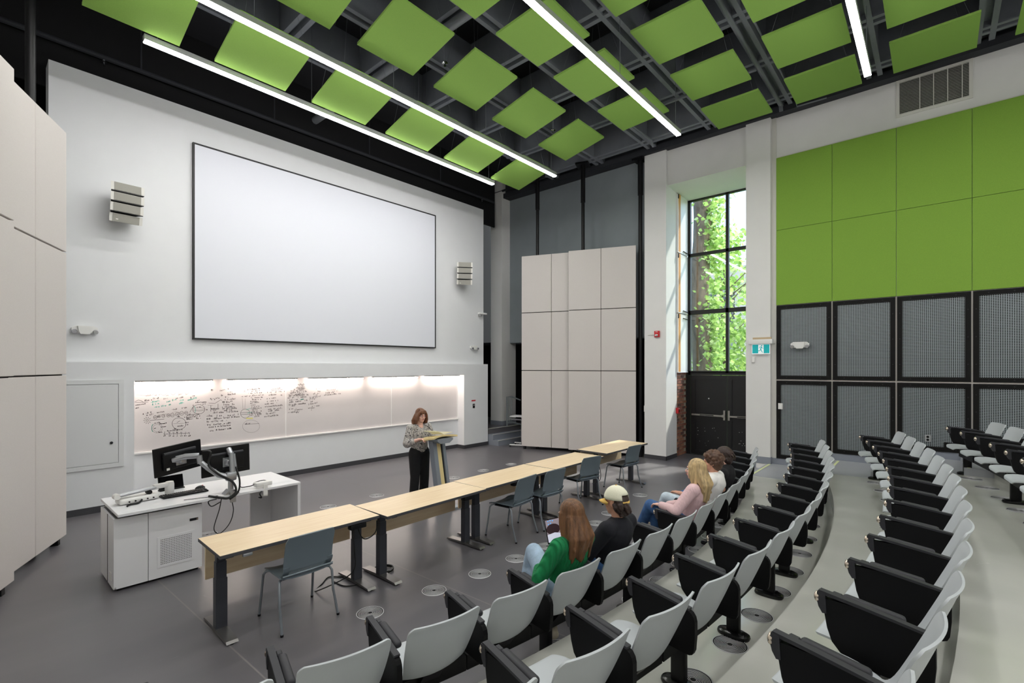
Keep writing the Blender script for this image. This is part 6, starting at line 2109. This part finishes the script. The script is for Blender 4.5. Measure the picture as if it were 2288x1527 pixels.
MB().tube([P(-0.010, 0.097, 0.008), P(0.010, 0.097, 0.008)], 0.0022, 6).build('glasses', 'glasses', root)
for s_ in (-1, 1):
    MB().tube([P(s_ * 0.057, 0.09, 0.008), P(s_ * 0.08, -0.01, 0.008)], 0.002, 6).build('glasses', 'glasses', root)
# ================================================================== OUTSIDE THE WINDOW
o = MB().box(13.3, 60, -30, 45, -0.6, -0.3).build('ground', 'grass'); struct(o, 'grass outside the window', 'ground')
def blobleaf(mb, c, s_, rnd):
    """one folded leaf: two triangles pairs around a midrib"""
    M = Matrix.Translation(c) @ Euler((rnd.uniform(-1.2, 1.2), rnd.uniform(-1.2, 1.2), rnd.uniform(0, 6.28))).to_matrix().to_4x4()
    pts = [(0, -0.5, 0), (0.42, -0.12, 0.06), (0.30, 0.22, 0.05), (0, 0.6, 0), (-0.30, 0.22, 0.05), (-0.42, -0.12, 0.06)]
    mb.add([M @ (Vector(p) * s_) for p in pts], [(0, 1, 2, 3), (0, 3, 4, 5)], rnd.choice((0, 0, 1, 2)))
rl = random.Random(21)
# ivy-clad trunk just outside
tx, ty = 16.4, 5.95
t = tag(empty('ivy_tree', (tx, ty, -0.3)), 'thick tree trunk with ivy leaves outside the window', 'tree')
m = MB(); pts = []; rs = []
for k in range(14):
    z = k * 0.85
    pts.append((0.06 * math.sin(k * 0.8), 0.05 * math.cos(k * 1.1), z)); rs.append(0.34 - 0.006 * k)
m.tube(pts, rs, 18); m.build('trunk', 'trunk_bark', t, smooth=60)
lv = MB()
for k in range(2600):
    z = rl.uniform(0.4, 10.2)
    a = rl.gauss(-1.15, 0.5) if rl.random() < 0.7 else rl.gauss(-2.1, 0.4)
    rr = 0.34 + abs(rl.gauss(0.08, 0.26))
    # clumps that come and go with height
    if math.sin(z * 1.9 + 0.7) < -0.45 and rl.random() < 0.55:
        continue
    blobleaf(lv, Vector((rr * math.cos(a), rr * math.sin(a), z)), rl.uniform(0.09, 0.19), rl)
lv.build('leaves', ['leaf_a', 'leaf_b', 'leaf_c'], t, kind='stuff')
def crown_tree(x, y, h, rad, n, lab, ls=(0.14, 0.26), zlow=0.8, seed=1):
    rr_ = random.Random(seed)
    t = tag(empty('broadleaf_tree', (x, y, -0.3)), lab, 'tree', 'trees outside the window')
    m = MB(); m.tube([(0, 0, 0), (0.1, 0.05, h * 0.45), (0.0, 0.2, h * 0.85)], [0.14, 0.09, 0.03], 10)
    m.build('trunk', 'trunk_bark', t, smooth=60)
    br = MB()
    for k in range(14):
        z = rr_.uniform(zlow + 0.3, h * 0.85); a = rr_.uniform(0, 6.28); L = rad * rr_.uniform(0.5, 0.95)
        br.tube([(0.05, 0.05, z * 0.9), (L * math.cos(a), L * math.sin(a), z + rr_.uniform(0.2, 0.9))], [0.035, 0.008], 6)
    br.build('branch', 'trunk_bark', t, kind='stuff')
    lv = MB()
    cl = [(rr_.uniform(0, 6.28), rr_.uniform(zlow, h), rr_.uniform(0.2, 1.0)) for _ in range(60)]
    for k in range(n):
        a, z, f = rr_.choice(cl)
        prof = math.sin(min(1, max(0.05, (z - zlow + 0.4) / (h - zlow + 0.8))) * PI) ** 0.6
        c_ = Vector((rad * f * prof * math.cos(a), rad * f * prof * math.sin(a), z)) + Vector((rr_.gauss(0, 0.33), rr_.gauss(0, 0.33), rr_.gauss(0, 0.26)))
        blobleaf(lv, c_, rr_.uniform(*ls), rr_)
    lv.build('leaves', ['leaf_a', 'leaf_b', 'leaf_c'], t, kind='stuff')
crown_tree(20.6, 6.5, 8.0, 1.7, 3000, 'bushy pale green tree outside, behind the ivy trunk', seed=2)
crown_tree(22.6, 4.6, 5.6, 2.4, 4200, 'low bushy tree outside, filling the lower right panes', zlow=0.3, seed=5)
crown_tree(19.0, 8.3, 7.0, 1.6, 2600, 'slender leafy tree outside, at the left window edge', zlow=0.6, seed=9)
# concrete building in the distance
t = tag(empty('concrete_building', (33.0, 9.0, -0.3)), 'pale concrete building far behind the trees', 'building')
MB().box(0, 8, -9, 9, 0, 8.3).build('wall', 'concrete', t)
MB().box(-0.4, 8, -9.3, 9.3, 8.3, 9.0).build('roof', 'concrete', t)
for y in (-6.6, -3.2, 0.2, 3.6, 6.6):
    MB().box(-0.5, 0, y - 0.45, y + 0.45, 0, 8.3).build('pilaster', 'concrete', t)
for y in (-4.9, -1.5, 1.9, 5.1):
    for z in (0.8, 4.7):
        w_ = MB().box(-0.05, 0.02, y - 1.1, y + 1.1, z, z + 2.7).build('window', 'window_far', t)
        MB().box(-0.08, -0.05, y - 0.05, y + 0.05, z, z + 2.7).build('mullion', 'concrete', w_)
